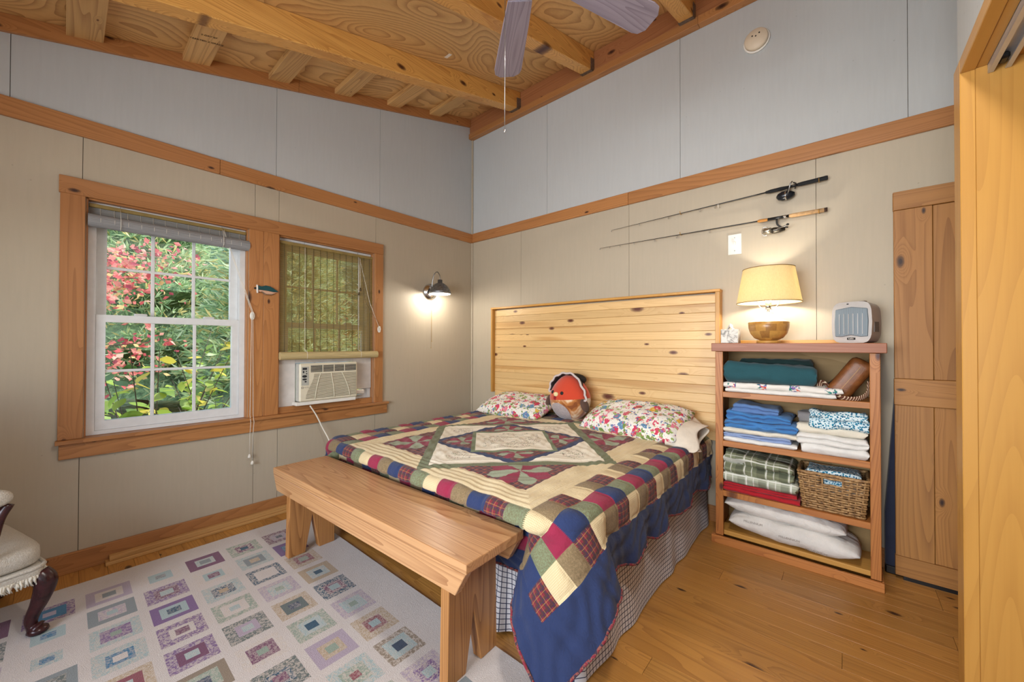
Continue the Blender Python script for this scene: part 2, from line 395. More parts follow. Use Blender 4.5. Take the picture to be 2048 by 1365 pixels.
# ---- right side: closet partition with its door opening, alcove behind it
CY0, CY1, CZ = -1.000, -2.55, 2.200
wall_right = boxes('wall_right', [(XP, XP+.12, CY0+.001, YP, 0, z_ply(YP)+.02), (XP, XP+.12, YB, CY1, 0, 3.4), (XP, XP+.12, CY1, CY0+.001, CZ+.045, 3.6)], M_GREY); struct(wall_right, 'grey painted closet partition at the right edge', 'wall')
wall_alcove = boxes('wall_alcove', [(XR, XR+.1, YB, .012, 0, 3.95), (XP+.12, XR, CY0+.021, YP, 0, 3.6), (XP+.12, XR, CY1-.12, CY1-.021, 0, 2.6), (XP+.12, XR, CY1, CY0, CZ+.046, CZ+.10)], M_BEIGE); struct(wall_alcove, 'beige walls inside the closet and the alcove behind the partition', 'wall')
MJ = wood(P_JAMB, 'z', 26, 3.0, .22, .10, .32, .35, .3, .7, .04, 'y'); MJY = wood(P_JAMB, 'y', 26, 3.0, .22, .1, .32, .35, .3, .7, .04, 'z'); MTY = wood(P_TRIM, 'y', 30, 5, .28, .30, .5, .42, .35, .9, .08, 'x'); MTZ = wood(P_TRIM, 'z', 30, 5, .28, .5, .5, .42, .35, .9, .10, 'x'); MTX = wood(P_TRIM, 'x', 30, 5, .28, .55, .5, .42, .35, .8, .08, 'y')
door_1 = empty('door_1', (XP, CY0, 0)); struct(door_1, 'yellow pine closet door jamb with header and aluminium sliding track', 'door frame')
def jadd(o): return adopt(o, door_1)
jadd(box('casing', XP-.010, XP+.026, CY0-.002, YP-.002, 0, CZ+.046, MJ)); jadd(box('jamb', XP+.0262, XP+.90, CY0-.001, CY0+.02, 0, CZ, MJ, b=.0006))
jadd(box('casing', XP-.010, XP+.026, CY1-.02, CY0-.0025, CZ-.004, CZ+.045, MJY)); jadd(box('header', XP+.0265, XP+.90, CY1, CY0+.02, CZ+.0005, CZ+.045, MJY))
jadd(box('jamb', XP, XP+.90, CY1-.02, CY1, 0, CZ, MJ))
tx = XP+.052; M_TRK = plain('aluminium_track', '#cdd3dc', .38, .55, .03)
tk = jadd(boxes('sliding_track', [(tx, tx+.050, CY1, CY0-.004, CZ-.004, CZ-.0002), (tx, tx+.004, CY1, CY0-.004, CZ-.028, CZ-.001), (tx+.046, tx+.050, CY1, CY0-.004, CZ-.028, CZ-.001), (tx, tx+.013, CY1, CY0-.004, CZ-.031, CZ-.027), (tx+.037, tx+.050, CY1, CY0-.004, CZ-.031, CZ-.027)], M_TRK))
jadd(box('roller', tx+.014, tx+.036, CY0-.07, CY0-.03, CZ-.026, CZ-.005, M_BLACK, b=.005))
# ---- rear wall behind the camera with an added, unseen window for the rear fill
RW = (1.2, 3.4, .6, 2.15)
wall_front = boxes('wall_front', [(-.14, RW[0], YB-.12, YB, 0, 2.7), (RW[1], 4.62, YB-.12, YB, 0, 2.7), (RW[0], RW[1], YB-.12, YB, 0, RW[2]), (RW[0], RW[1], YB-.12, YB, RW[3], 2.7)], M_BEIGE); struct(wall_front, 'beige wall with an added wide window behind the viewer', 'wall')
window_3 = empty('window_3', (2.3, YB, RW[2])); struct(window_3, 'added wide white window, unseen behind the viewer', 'window')
adopt(boxes('window_frame', [(RW[0], RW[1], YB-.09, YB-.03, RW[2], RW[2]+.06), (RW[0], RW[1], YB-.09, YB-.03, RW[3]-.06, RW[3]), (RW[0], RW[0]+.06, YB-.09, YB-.03, RW[2], RW[3]), (RW[1]-.06, RW[1], YB-.09, YB-.03, RW[2], RW[3]), (2.27, 2.33, YB-.09, YB-.03, RW[2], RW[3])], M_WHITE), window_3)
# ---- ceiling: plywood, rafters, lookouts
def slab(name, x0, x1, y0, y1, d0, d1, mat, b=.0015):
    """box that follows the roof slope; d measured down from the plywood underside"""
    v, f = boxvf(x0, x1, y0, y1, 0, 1)
    v = [(p[0], p[1], z_ply(p[1])-(d1 if p[2] == 0 else d0)) for p in v]
    if b: v, f = bevelled(v, f, b)
    return mesh(name, v, f, mat)
ceiling = slab('ceiling', -.14, 4.65, YB-.1, .14, -.14, -.03, plain('roof_deck', '#5d452b', .9), 0); struct(ceiling, 'sloping plywood ceiling carried on exposed pine rafters', 'ceiling')
RAFX = [.700, 1.526, 2.350, 3.172]
MP = wood(P_PLY, 'y', 26, 2.2, .9, .0, .7, .5, .3, 1.0, .08, 'z'); MRF = wood(P_RAFT, 'y', 34, 6, .3, .9, .6, .38, .4, .8, .06, 'x', 1.7, .35)
xs = [0]+RAFX+[3.99, XR+.1]
for a, b in zip(xs, xs[1:]):
    for y0, y1 in ((YB, -2.44), (-2.44, .012)): adopt(slab('plywood_sheet', a+.001, b-.001, y0+.001, y1-.001, -.028, 0, MP), ceiling)
cl = Vector(ceiling.location)
for xc in RAFX:
    r = slab('rafter', xc-.049, xc+.049, YB, -.047, .0005, .172, MRF, .004); adopt(r, ceiling)
    hv = []
    for q in ((xc-.053, xc+.053, -.105, -.045, .173, .176), (xc-.053, xc-.050, -.105, -.045, .07, .176), (xc+.050, xc+.053, -.105, -.045, .07, .176)):
        v, f = boxvf(q[0], q[1], q[2], q[3], 0, 1); hv.append(([(p[0], p[1], z_ply(p[1])-(q[5] if p[2] == 0 else q[4])) for p in v], f))
    hg = mesh('joist_hanger', *merge(hv), M_GALV); hg.location = Vector(hg.location)-cl-Vector(r.location); hg.parent = r
MLO = wood(P_PLY, 'x', 26, 5, .35, .3, .6, .5, .35, 1.0, .14, 'z')
for i, yc in enumerate((-3.94, -3.453, -2.967, -2.482, -1.998, -1.514, -1.030, -.548)):
    bl = slab('lookout_block', .012, .651, yc-.07, yc+.07, .0005, .046, MLO, .002); adopt(bl, ceiling)
    if i == 3:
        for j, (s, dx) in enumerate((('TREATED 2 GRADE', .30), ('S-DRY 07', .36))):
            n = Vector((0, SL, -1)).normalized(); xax = Vector((0, 1, SL)).normalized(); yax = n.cross(xax)
            ctr = Vector((dx, yc, z_ply(yc)-.0468))
            Mx = Matrix(((xax.x, yax.x, n.x, ctr.x), (xax.y, yax.y, n.y, ctr.y), (xax.z, yax.z, n.z, ctr.z), (0, 0, 0, 1)))
            tm = text_mesh('grade_stamp', s, .020, plain('stamp_ink', '#3a2a1a', .8), bl, Matrix.Translation(-(cl+Vector(bl.location))) @ Mx)
lab = ony(760, 80, -.9); yl = -1.02
st = slab('sticker', .84, .90, -1.10, -1.07, .0004, .0012, M_WHITEP, 0); adopt(st, ceiling)
# ---- trims
def trim(n, o, label): o.name = 'trim_%d' % n; return struct(o, label, 'trim')
MLED = wood(('#b0764c', '#9a623c', '#7c4526', '#3c1a10'), 'x', 40, 6, .25, .3, .6, .45, .4, 1.0, .05, 'y')
t1 = empty('trim_1', (1.8, 0, 3.6)); struct(t1, 'reddish ledger beam and strip carrying the rafters on the headboard wall', 'beam')
adopt(box('ledger', .0, XR, -.045, 0, 3.632, z_ply(-.045), MLED), t1); adopt(box('ledger_strip', .0, 2.42, -.060, 0, 3.575, 3.632, MTX), t1); adopt(box('ledger_strip', 2.421, XR, -.060, 0, 3.575, 3.632, MTX), t1)
t2 = empty('trim_2', (0, -2, 3.2)); struct(t2, 'orange pine board sloping along the top of the window wall', 'trim')
for a, b in ((YB, -1.86), (-1.858, -.047)):
    v, f = boxvf(.0, .02, a, b, 0, 1); v = [(p[0], p[1], z_ply(p[1])-(.090 if p[2] == 0 else .001)) for p in v]; adopt(mesh('board', *bevelled(v, f, .001), MTY), t2)
t3 = empty('trim_3', (0, -2, 2.45)); struct(t3, 'pine band board across the window wall', 'trim')
for a, b in ((YB, -2.352), (-2.350, -.0)): adopt(box('board', 0, .019, a, b, 2.400, 2.500, MTY), t3)
t4 = empty('trim_4', (1.8, 0, 2.45)); struct(t4, 'knotty pine band board across the headboard wall', 'trim')
for a, b in ((.019, 1.872), (1.874, XR)): adopt(box('board', a, b, -.019, 0, 2.405, 2.505, MTX), t4)
baseboard_left = box('baseboard_left', 0, .019, YB, -.02, 0, .108, MTY); struct(baseboard_left, 'pine baseboard under the windows', 'baseboard')
baseboard_back = box('baseboard_back', 0.02, XR, -.019, 0, 0, .108, MTX); struct(baseboard_back, 'pine baseboard behind the bed and bookcase', 'baseboard')
MS = wood(P_STRIP, 'y', 14, 9, .4, .2, .5, .5)
o = box('wood_strip', .022, .075, -2.868, -1.72, 0, .018, MS); tag(o, 'flat lower strip of loose pine lying along the baseboard', 'wood strip')
o = box('wood_strip', .024, .060, -2.852, -1.72, .018, .044, MS); tag(o, 'narrow upper strip of loose pine resting on the flat strip', 'wood strip')
# ---- windows: casing, stool, apron, vinyl double-hung units, glass
trim5 = empty('trim_5', (0, -2.1, .7)); struct(trim5, 'cedar casing, sill and apron framing the pair of windows', 'window trim')
def cas(n, *a, m): adopt(box(n, *a, m), trim5)
cas('head_casing', 0, .022, -3.055, -1.130, 2.068, 2.162, m=MTY); cas('side_casing', 0, .021, -3.050, -2.958, .727, 2.068, m=MTZ); cas('side_casing', 0, .021, -1.213, -1.130, .727, 2.068, m=MTZ)
cas('mullion_board', 0, .021, -2.178, -2.090, .727, 2.068, m=MTZ); cas('mullion_board', 0, .0215, -2.089, -1.988, .727, 2.068, m=MTZ)
cas('window_stool', -.06, .045, -3.058, -1.080, .705, .7265, m=MTY); cas('apron', 0, .021, -3.045, -1.085, .622, .705, m=MTY)
for w in WIN:
    cas('jamb_liner', -.13, 0, w[0]-.001, w[0]+.008, .727, 2.068, m=MTZ); cas('jamb_liner', -.13, 0, w[1]-.008, w[1]+.001, .727, 2.068, m=MTZ); cas('jamb_liner', -.13, 0, w[0]+.008, w[1]-.008, 2.060, 2.071, m=MTY)
def make_window(n, w, label):
    win = empty('window_%d' % n, (-.08, (w[0]+w[1])/2, .727)); struct(win, label, 'window')
    a, b = w[0]+.009, w[1]-.009; z0, z1 = .728, 2.059; zm = 1.400
    def A(o): return adopt(o, win)
    A(boxes('window_frame', [(-.125, -.035, a, a+.032, z0, z1), (-.125, -.035, b-.032, b, z0, z1), (-.125, -.035, a+.032, b-.032, z1-.035, z1), (-.125, -.035, a+.032, b-.032, z0, z0+.022)], M_WHITE))
    a += .033; b -= .033
    for nm, x0, x1, s0, s1, bot, top, side in (('lower_sash', -.080, -.042, z0+.023, zm+.018, .052, .042, .040), ('upper_sash', -.118, -.084, zm-.02, z1-.036, .04, .045, .044)):
        fr = [(x0, x1, a, a+side, s0, s1), (x0, x1, b-side, b, s0, s1), (x0, x1, a+side, b-side, s0, s0+bot), (x0, x1, a+side, b-side, s1-top, s1)]
        sash = A(boxes(nm, fr, M_WHITE)); sl = Vector(win.location)+Vector(sash.location)
        def sub(o): o.location = Vector(o.location)-sl; o.parent = sash; return o
        ga, gb, g0, g1 = a+side, b-side, s0+bot, s1-top; xm = (x0+x1)/2
        for i in range(3):
            for j in range(2):
                ya, yb = ga+(gb-ga)*i/3, ga+(gb-ga)*(i+1)/3; za, zb = g0+(g1-g0)*j/2, g0+(g1-g0)*(j+1)/2
                sub(box('pane', xm-.002, xm+.002, ya, yb, za, zb, M_GLASS, b=0))
        for i in (1, 2): yy = ga+(gb-ga)*i/3; sub(box('muntin', xm+.003, xm+.011, yy-.009, yy+.009, g0, g1, M_WHITE, b=.002))
        zz = (g0+g1)/2; sub(box('muntin', xm+.003, xm+.0105, ga, gb, zz-.008, zz+.008, M_WHITE, b=.002))
        if nm == 'lower_sash':
            for yy in (a+.2*(b-a)+.05, b-.2*(b-a)-.03): sub(box('sash_lock', x0+.004, x1+.004, yy-.03, yy+.03, s1, s1+.014, M_WHITE, b=.005))
    return win
make_window(1, WIN[0], 'white double-hung window looking out on the autumn garden')
make_window(2, WIN[1], 'white double-hung window behind the lowered bamboo shade and air conditioner')
# ================================================================== RUG
RX0, RX1, RY0, RY1 = .217, 2.77, -4.02, -1.862
rugc = dict(b='#d6cdc8', teal='#144a66', blue='#22729c', purple='#7d5a90', plum='#743c60', grey='#868f92', dk='#5f6a68', pale='#a8bcbe', lav='#b3a3b4', tan='#b9a284', brown='#8f7e6a', red='#8e4450', sage='#93a494', navy='#2c3f5a')
combos = [('purple', 'lav', 'teal'), ('grey', 'pale', 'tan'), ('sage', 'pale', 'teal'), ('b', 'pale', 'blue'), ('plum', 'tan', 'sage'), ('grey', 'dk', 'pale'), ('teal', 'b', 'tan'), ('purple', 'b', 'plum'), ('dk', 'pale', 'navy'), ('tan', 'red', 'pale'), ('lav', 'purple', 'pale'), ('sage', 'teal', 'tan'), ('brown', 'sage', 'navy'), ('lav', 'tan', 'sage'), ('pale', 'lav', 'grey'), ('b', 'grey', 'teal')]
fixed = {(4, 0): ('teal', 'plum', 'pale'), (5, 0): ('lav', 'pale', 'sage'), (6, 0): ('tan', 'red', 'pale'), (7, 0): ('brown', 'pale', 'navy'), (6, 1): ('lav', 'tan', 'sage'), (5, 1): ('sage', 'pale', 'teal'), (4, 1): ('tan', 'dk', 'navy'), (3, 1): ('lav', 'pale', 'sage'),
         (7, 1): ('pale', 'sage', 'red'), (0, 2): ('plum', 'pale', 'grey'), (1, 2): ('b', 'pale', 'plum'), (2, 2): ('pale', 'teal', 'tan'), (3, 2): ('sage', 'b', 'pale'), (4, 2): ('dk', 'lav', 'pale'), (5, 2): ('b', 'plum', 'sage'), (6, 2): ('dk', 'teal', 'plum'),
         (0, 3): ('b', 'pale', 'grey'), (1, 3): ('purple', 'plum', 'pale'), (2, 3): ('purple', 'pale', 'teal'), (3, 3): ('purple', 'b', 'plum'), (4, 3): ('purple', 'plum', 'pale'), (0, 4): ('lav', 'b', 'grey'), (1, 4): ('grey', 'lav', 'pale'), (2, 4): ('pale', 'purple', 'sage'), (3, 4): ('pale', 'blue', 'b'), (0, 1): ('sage', 'plum', 'teal'), (1, 1): ('pale', 'grey', 'tan'), (2, 1): ('teal', 'b', 'b'),
         (0, 5): ('purple', 'blue', 'lav'), (1, 5): ('b', 'pale', 'blue'), (2, 5): ('b', 'pale', 'blue'), (0, 0): ('plum', 'lav', 'navy'), (1, 0): ('purple', 'blue', 'teal'), (2, 0): ('tan', 'red', 'sage'), (3, 0): ('tan', 'pale', 'teal')}
def rug_mat():
    t = NT('rug_pile'); v = t.obj(False); a = t.n('ShaderNodeAttribute', attribute_name='col').outputs[0]; w = t.n('ShaderNodeAttribute', attribute_name='worm').outputs[2]
    n = t.noise(v, 95, 2, .5, 1.2); ribs = t.math('SINE', t.math('MULTIPLY', t.sep(v)[1], 900))
    m = t.math('MULTIPLY', t.ramp(n, [(.44, 0.0), (.56, 1.0)]), w)
    c = t.mix(t.math('MULTIPLY', m, .75), a, lin('#d6c9bd'))
    pile = t.noise(v, 420, 2); soft = t.noise(v, 5, 4)
    c = t.mix(t.math('MULTIPLY', pile, .28), c, lin('#8a7d74'), 'MULTIPLY'); c = t.mix(t.math('MULTIPLY', soft, .25), c, lin('#a89a90'), 'MULTIPLY')
    t.principled(c, .95, 0.0, t.bump(t.math('ADD', pile, t.math('MULTIPLY', n, .5)), .5, .006), Sheen_Weight=.2); return t.m
def build_rug():
    V, Fc, C, W = [], [], [], []
    def quad(x0, x1, y0, y1, z, col, worm):
        n = len(V); V.extend([(x0, y0, z), (x1, y0, z), (x1, y1, z), (x0, y1, z)]); Fc.append((n, n+1, n+2, n+3)); C.append(lin(rugc[col])); W.append(worm)
    PX, PY, S = .1955, .1890, .155; X0, YT = .374, -2.040
    nx, ny = 12, 11
    xs = [RX0]+[v for i in range(nx) for v in (X0+i*PX, X0+i*PX+S)]+[RX1]; ys = [RY1]+[v for j in range(ny) for v in (YT-j*PY, YT-j*PY-S)]+[RY0]
    zt = .011; rr = random.Random(5)
    for i in range(len(xs)-1):
        for j in range(len(ys)-1):
            x0, x1, y1, y0 = xs[i], xs[i+1], ys[j], ys[j+1]
            if x1-x0 < .003 or y1-y0 < .003: continue
            if i % 2 == 1 and j % 2 == 1:
                key = (i//2, j//2); c = fixed.get(key) or rr.choice(combos); w = [rr.choice((0, .9, 1)), rr.choice((0, .6, 1)), rr.choice((0, .5))]
                fr = [(0, c[0], w[0]), (rr.uniform(.16, .24), c[1], w[1]), (rr.uniform(.34, .39), c[2], w[2])]
                ex = [0, fr[1][0]*S, fr[2][0]*S]
                for q in range(3):
                    d0 = ex[q]; X0q, X1q, Y0q, Y1q = x0+d0, x1-d0, y0+d0, y1-d0
                    if q == 2: quad(X0q, X1q, Y0q, Y1q, zt, fr[q][1], fr[q][2]); break
                    e = ex[q+1]; a0, a1, b0, b1 = x0+e, x1-e, y0+e, y1-e
                    for r in ((X0q, X1q, Y0q, b0), (X0q, X1q, b1, Y1q), (X0q, a0, b0, b1), (a1, X1q, b0, b1)): quad(*r, zt, fr[q][1], fr[q][2])
            else: quad(x0, x1, y0, y1, zt, 'b', 0)
    for r in (((RX0, RY0), (RX1, RY0)), ((RX1, RY0), (RX1, RY1)), ((RX1, RY1), (RX0, RY1)), ((RX0, RY1), (RX0, RY0))):
        n = len(V); (ax, ay), (bx, by) = r; V.extend([(ax, ay, .0005), (bx, by, .0005), (bx, by, zt), (ax, ay, zt)]); Fc.append((n, n+1, n+2, n+3)); C.append(lin(rugc['b'])); W.append(0)
    o = mesh('area_rug', V, Fc, rug_mat(), center=False); me = o.data
    a = me.attributes.new('col', 'FLOAT_COLOR', 'FACE'); a.data.foreach_set('color', np.array(C, dtype=np.float32).ravel())
    b = me.attributes.new('worm', 'FLOAT', 'FACE'); b.data.foreach_set('value', np.array(W, dtype=np.float32))
    return o
tag(build_rug(), 'cream area rug patterned with purple, teal and grey nested squares', 'rug')

# ================================================================== BED
BX0, BX1, BYF, BTOP = .53, 2.455, -1.80, .575
bed = empty('bed', (1.49, -.95, 0), label='king bed with mattress and navy checked bed skirt', cat='bed')
def B(o): return adopt(o, bed)
M_MATT = cloth('mattress_ticking', '#d9d4ca')
B(box('box_spring', BX0, BX1, BYF+.10, -.075, .20, .36, M_MATT, b=.02, seg=2)); B(box('mattress', BX0, BX1-.015, BYF+.075, -.075, .362, BTOP, M_MATT, b=.05, seg=3, smooth=True))
for x in (BX0+.08, BX1-.08):
    for y in (BYF+.28, -.2): B(box('leg', x-.03, x+.03, y-.03, y+.03, 0, .199, M_BLACK, b=.004))
def check_mat():
    t = NT('navy_check'); u = t.sep(t.n('ShaderNodeUVMap').outputs[0])
    def lines(s, f, w): return t.math('LESS_THAN', t.math('FRACT', t.math('MULTIPLY', s, f)), w)
    k = t.math('MAXIMUM', lines(u[0], 46, .16), lines(u[1], 46, .16))
    v = t.obj(); c = t.mix(k, lin('#dcdbdf'), lin('#343a55')); c = t.mix(t.math('MULTIPLY', t.noise(v, 6, 3), .2), c, lin('#b9bdca'), 'MULTIPLY')
    t.principled(c, .9, 0.0, t.bump(t.noise(v, 300, 2), .1, .003)); return t.m
def uvgrid(o, U, Vv, nu, nv):
    uv = o.data.uv_layers.new(name='UVMap'); n = len(o.data.loops); idx = np.zeros(n, dtype=np.int32); o.data.loops.foreach_get('vertex_index', idx)
    uv.data.foreach_set('uv', np.stack([U[idx], Vv[idx]], 1).astype(np.float32).ravel())
def build_skirt():
    # path: right side from head to foot, then along the foot, then the left side
    pts = []; x0, x1, yf = BX0-.012, BX1+.008, BYF+.035
    for y in np.linspace(-.08, yf, 120): pts.append((x1, y, 1, 0))
    for x in np.linspace(x1, x0, 140)[1:]: pts.append((x, yf, 0, -1))
    for y in np.linspace(yf, -.08, 80)[1:]: pts.append((x0, y, -1, 0))
    pts = np.array(pts); s = np.concatenate([[0], np.cumsum(np.hypot(np.diff(pts[:, 0]), np.diff(pts[:, 1])))])
    nv = 22; V = []; U = []; Vv = []
    for i, (x, y, nx, ny) in enumerate(pts):
        foot = ny < 0
        # at the foot the ruffle is gathered and lifts off the floor towards the left
        lift = 0.0
        if foot: f = (x1-x)/(x1-x0); lift = .012+.085*smooth01((f-.2)/.25)*(1-.55*smooth01((f-.75)/.25))
        else: lift = .006
        for j in range(nv):
            h = j/(nv-1); z = .40*(1-h)+lift*h
            fold = (.026 if foot else .007)*h**1.1*(math.sin(s[i]*(34 if foot else 17)+math.sin(s[i]*9)*1.4))
            fl = (.018 if foot else .028)*h+fold
            if foot: z += .02*h*math.sin(s[i]*34+1.0)*lift/.1
            V.append((x+nx*fl, y+ny*fl, z)); U.append(s[i]); Vv.append(z)
    o = npmesh('bed_skirt', np.array(V)-np.array(bed.location), gridvf(len(pts), nv), check_mat(), bed); uvgrid(o, np.array(U), np.array(Vv), 0, 0)
    return o
build_skirt()

# ---- quilt
def quilt_mat():
    t = NT('patchwork_quilt'); col = t.n('ShaderNodeAttribute', attribute_name='col').outputs[0]; ty = t.n('ShaderNodeAttribute', attribute_name='ftype').outputs[2]
    uv = t.n('ShaderNodeUVMap').outputs[0]; u = t.sep(uv)
    def lines(s, f, w, off=0.0): return t.math('LESS_THAN', t.math('FRACT', t.math('MULTIPLY_ADD', s, f, off)), w)
    def is_t(k): return t.math('LESS_THAN', t.math('ABSOLUTE', t.math('SUBTRACT', ty, float(k))), .25)
    # 1: tartan
    g = t.math('MAXIMUM', lines(u[0], 34, .30), lines(u[1], 34, .30)); y_ = t.math('MAXIMUM', lines(u[0], 34, .07, .45), lines(u[1], 34, .07, .45)); n_ = t.math('MAXIMUM', lines(u[0], 34, .16, .75), lines(u[1], 34, .16, .75))
    pl = t.mix(t.math('MULTIPLY', g, .62), col, lin('#23322c')); pl = t.mix(t.math('MULTIPLY', n_, .55), pl, lin('#232a4a')); pl = t.mix(t.math('MULTIPLY', y_, .55), pl, lin('#b08a4a'))
    # 2: cream gingham
    gi = t.math('ADD', lines(u[0], 150, .45), lines(u[1], 150, .45)); gc = t.mix(t.math('MULTIPLY', gi, .24), col, lin('#b79456'))
    # 3: paisley / scroll
    sc = t.ramp(t.noise(uv, 95, 2, .5, 2.2), [(.46, 0.0), (.54, 1.0)]); pc = t.mix(t.math('MULTIPLY', sc, .55), col, lin('#6a5a3c'))
    # 4: embroidered block (stitched twigs)
    em = t.math('MULTIPLY', t.ramp(t.noise(uv, 60, 3, .6, 2.5), [(.55, 0.0), (.60, 1.0)]), 1.0); ec = t.mix(em, col, t.mix(t.ramp(t.noise(uv, 25, 1), [(.45, 0.0), (.55, 1.0)]), lin('#7a3c2c'), lin('#5c6a44')))
    c = t.mix(is_t(1), col, pl); c = t.mix(is_t(2), c, gc); c = t.mix(is_t(3), c, pc); c = t.mix(is_t(4), c, ec)
    c = t.mix(t.math('MULTIPLY', t.noise(uv, 14, 4), .3), c, lin('#b8b0ac'), 'MULTIPLY')
    h = t.math('ADD', t.noise(uv, 55, 3, .55, .8), t.math('MULTIPLY', t.noise(uv, 700, 2), .3))
    t.principled(c, .92, 0.0, t.bump(h, .5, .010), Sheen_Weight=.1); return t.m
QC = (1.54, -1.09); QH = .74; QP = .1035; QN = .165; QE = QH+3*QP+QN    # cream half, patch, navy border, half size
FAB = [('#e2d0a8', 2), ('#941f42', 0), ('#8e7858', 3), ('#22335f', 0), ('#7c2031', 1), ('#7f8a6a', 3)]
NAVY, CREAM, WHITEF, SAGE, BURG, PLAID = '#22325c', '#eadab4', '#efe7d4', '#74805f', '#8e2140', '#85343a'
def quilt_color(S, T):
    n = len(S); col = np.zeros((n, 4), np.float32); ty = np.zeros(n, np.float32)
    def put(m, c, k): col[m] = lin(c); ty[m] = k
    a, b = np.abs(S), np.abs(T); m = np.maximum(a, b); d = a+b
    put(m >= 0, NAVY, 0)
    # three rows of patches
    ring = (m > QH) & (m <= QH+3*QP)
    i = np.floor((S+QH)/QP+1000).astype(int)-1000; j = np.floor((T+QH)/QP+1000).astype(int)-1000
    # tile so that a patch line falls on the cream border on every side
    w = 2*QH/14.0
    i = np.where(S > QH, 14+np.floor((S-QH)/QP), np.where(S < -QH, -1-np.floor((-QH-S)/QP), np.floor((S+QH)/w))).astype(int)
    j = np.where(T > QH, 14+np.floor((T-QH)/QP), np.where(T < -QH, -1-np.floor((-QH-T)/QP), np.floor((T+QH)/w))).astype(int)
    idx = (i+2*j+60) % 6
    for q, (c, k) in enumerate(FAB): put(ring & (idx == q), c, k)
    cream = m <= QH; put(cream, CREAM, 2)
    inner = m <= .60; put(inner & (d > .72), PLAID, 1)
    def star(cx, cy, R, region):
        s, t = S-cx, T-cy; r = np.hypot(s, t); ang = (np.degrees(np.arctan2(t, s))+360+12) % 360
        sec = np.floor(ang/45).astype(int) % 2; frac = (ang % 45)/45
        lim = R*(1.05-.55*np.abs(frac-.5))
        blade = region & (r < lim)
        put(blade & (sec == 0), BURG, 0); put(blade & (sec == 1), '#9aa38a', 0)
    for sx in (-1, 1):
        for sy in (-1, 1):
            reg = inner & (d > .72) & (S*sx > 0) & (T*sy > 0)
            inw = (sx*(S-sx*.43)+sy*(T-sy*.43))/math.sqrt(2); per = np.abs((S-sx*.43)-sx*sy*(T-sy*.43))/math.sqrt(2)
            put(reg & (inw < -.02) & (per < -inw*1.35+.0), NAVY, 0); star(sx*.44, sy*.44, .165, reg)
    put((d <= .755) & (d > .675) & cream, SAGE, 3)
    ins = (d <= .675); put(ins, WHITEF, 0)
    ctr = np.minimum.reduce([np.hypot(S-x, T-y) for x, y in ((0, -.47), (.47, 0), (0, .47), (-.47, 0))]); put(ins & (ctr < .075), WHITEF, 4)
    sq = ins & (m < .375); put(sq, NAVY, 0); sq2 = ins & (m < .335); put(sq2 & (d > .34), PLAID, 1)
    for sx in (-1, 1):
        for sy in (-1, 1): star(sx*.225, sy*.225, .105, sq2 & (d > .37) & (S*sx > 0) & (T*sy > 0))
    put((d <= .37) & (d > .335), SAGE, 0); put(d <= .335, WHITEF, 0); put((d <= .27) & (np.abs(np.abs(S)-.1) < .075), WHITEF, 4)
    return col, ty
R_E = .05; XI0, XI1, YI = .545, 2.44, -1.822; QTOP = .603
def edge_drop(dd):
    q = R_E*math.pi/2
    ang = np.minimum(dd, q)/R_E
    return np.where(dd < q, R_E*np.sin(ang), R_E), np.where(dd < q, R_E*(1-np.cos(ang)), R_E+(dd-q))
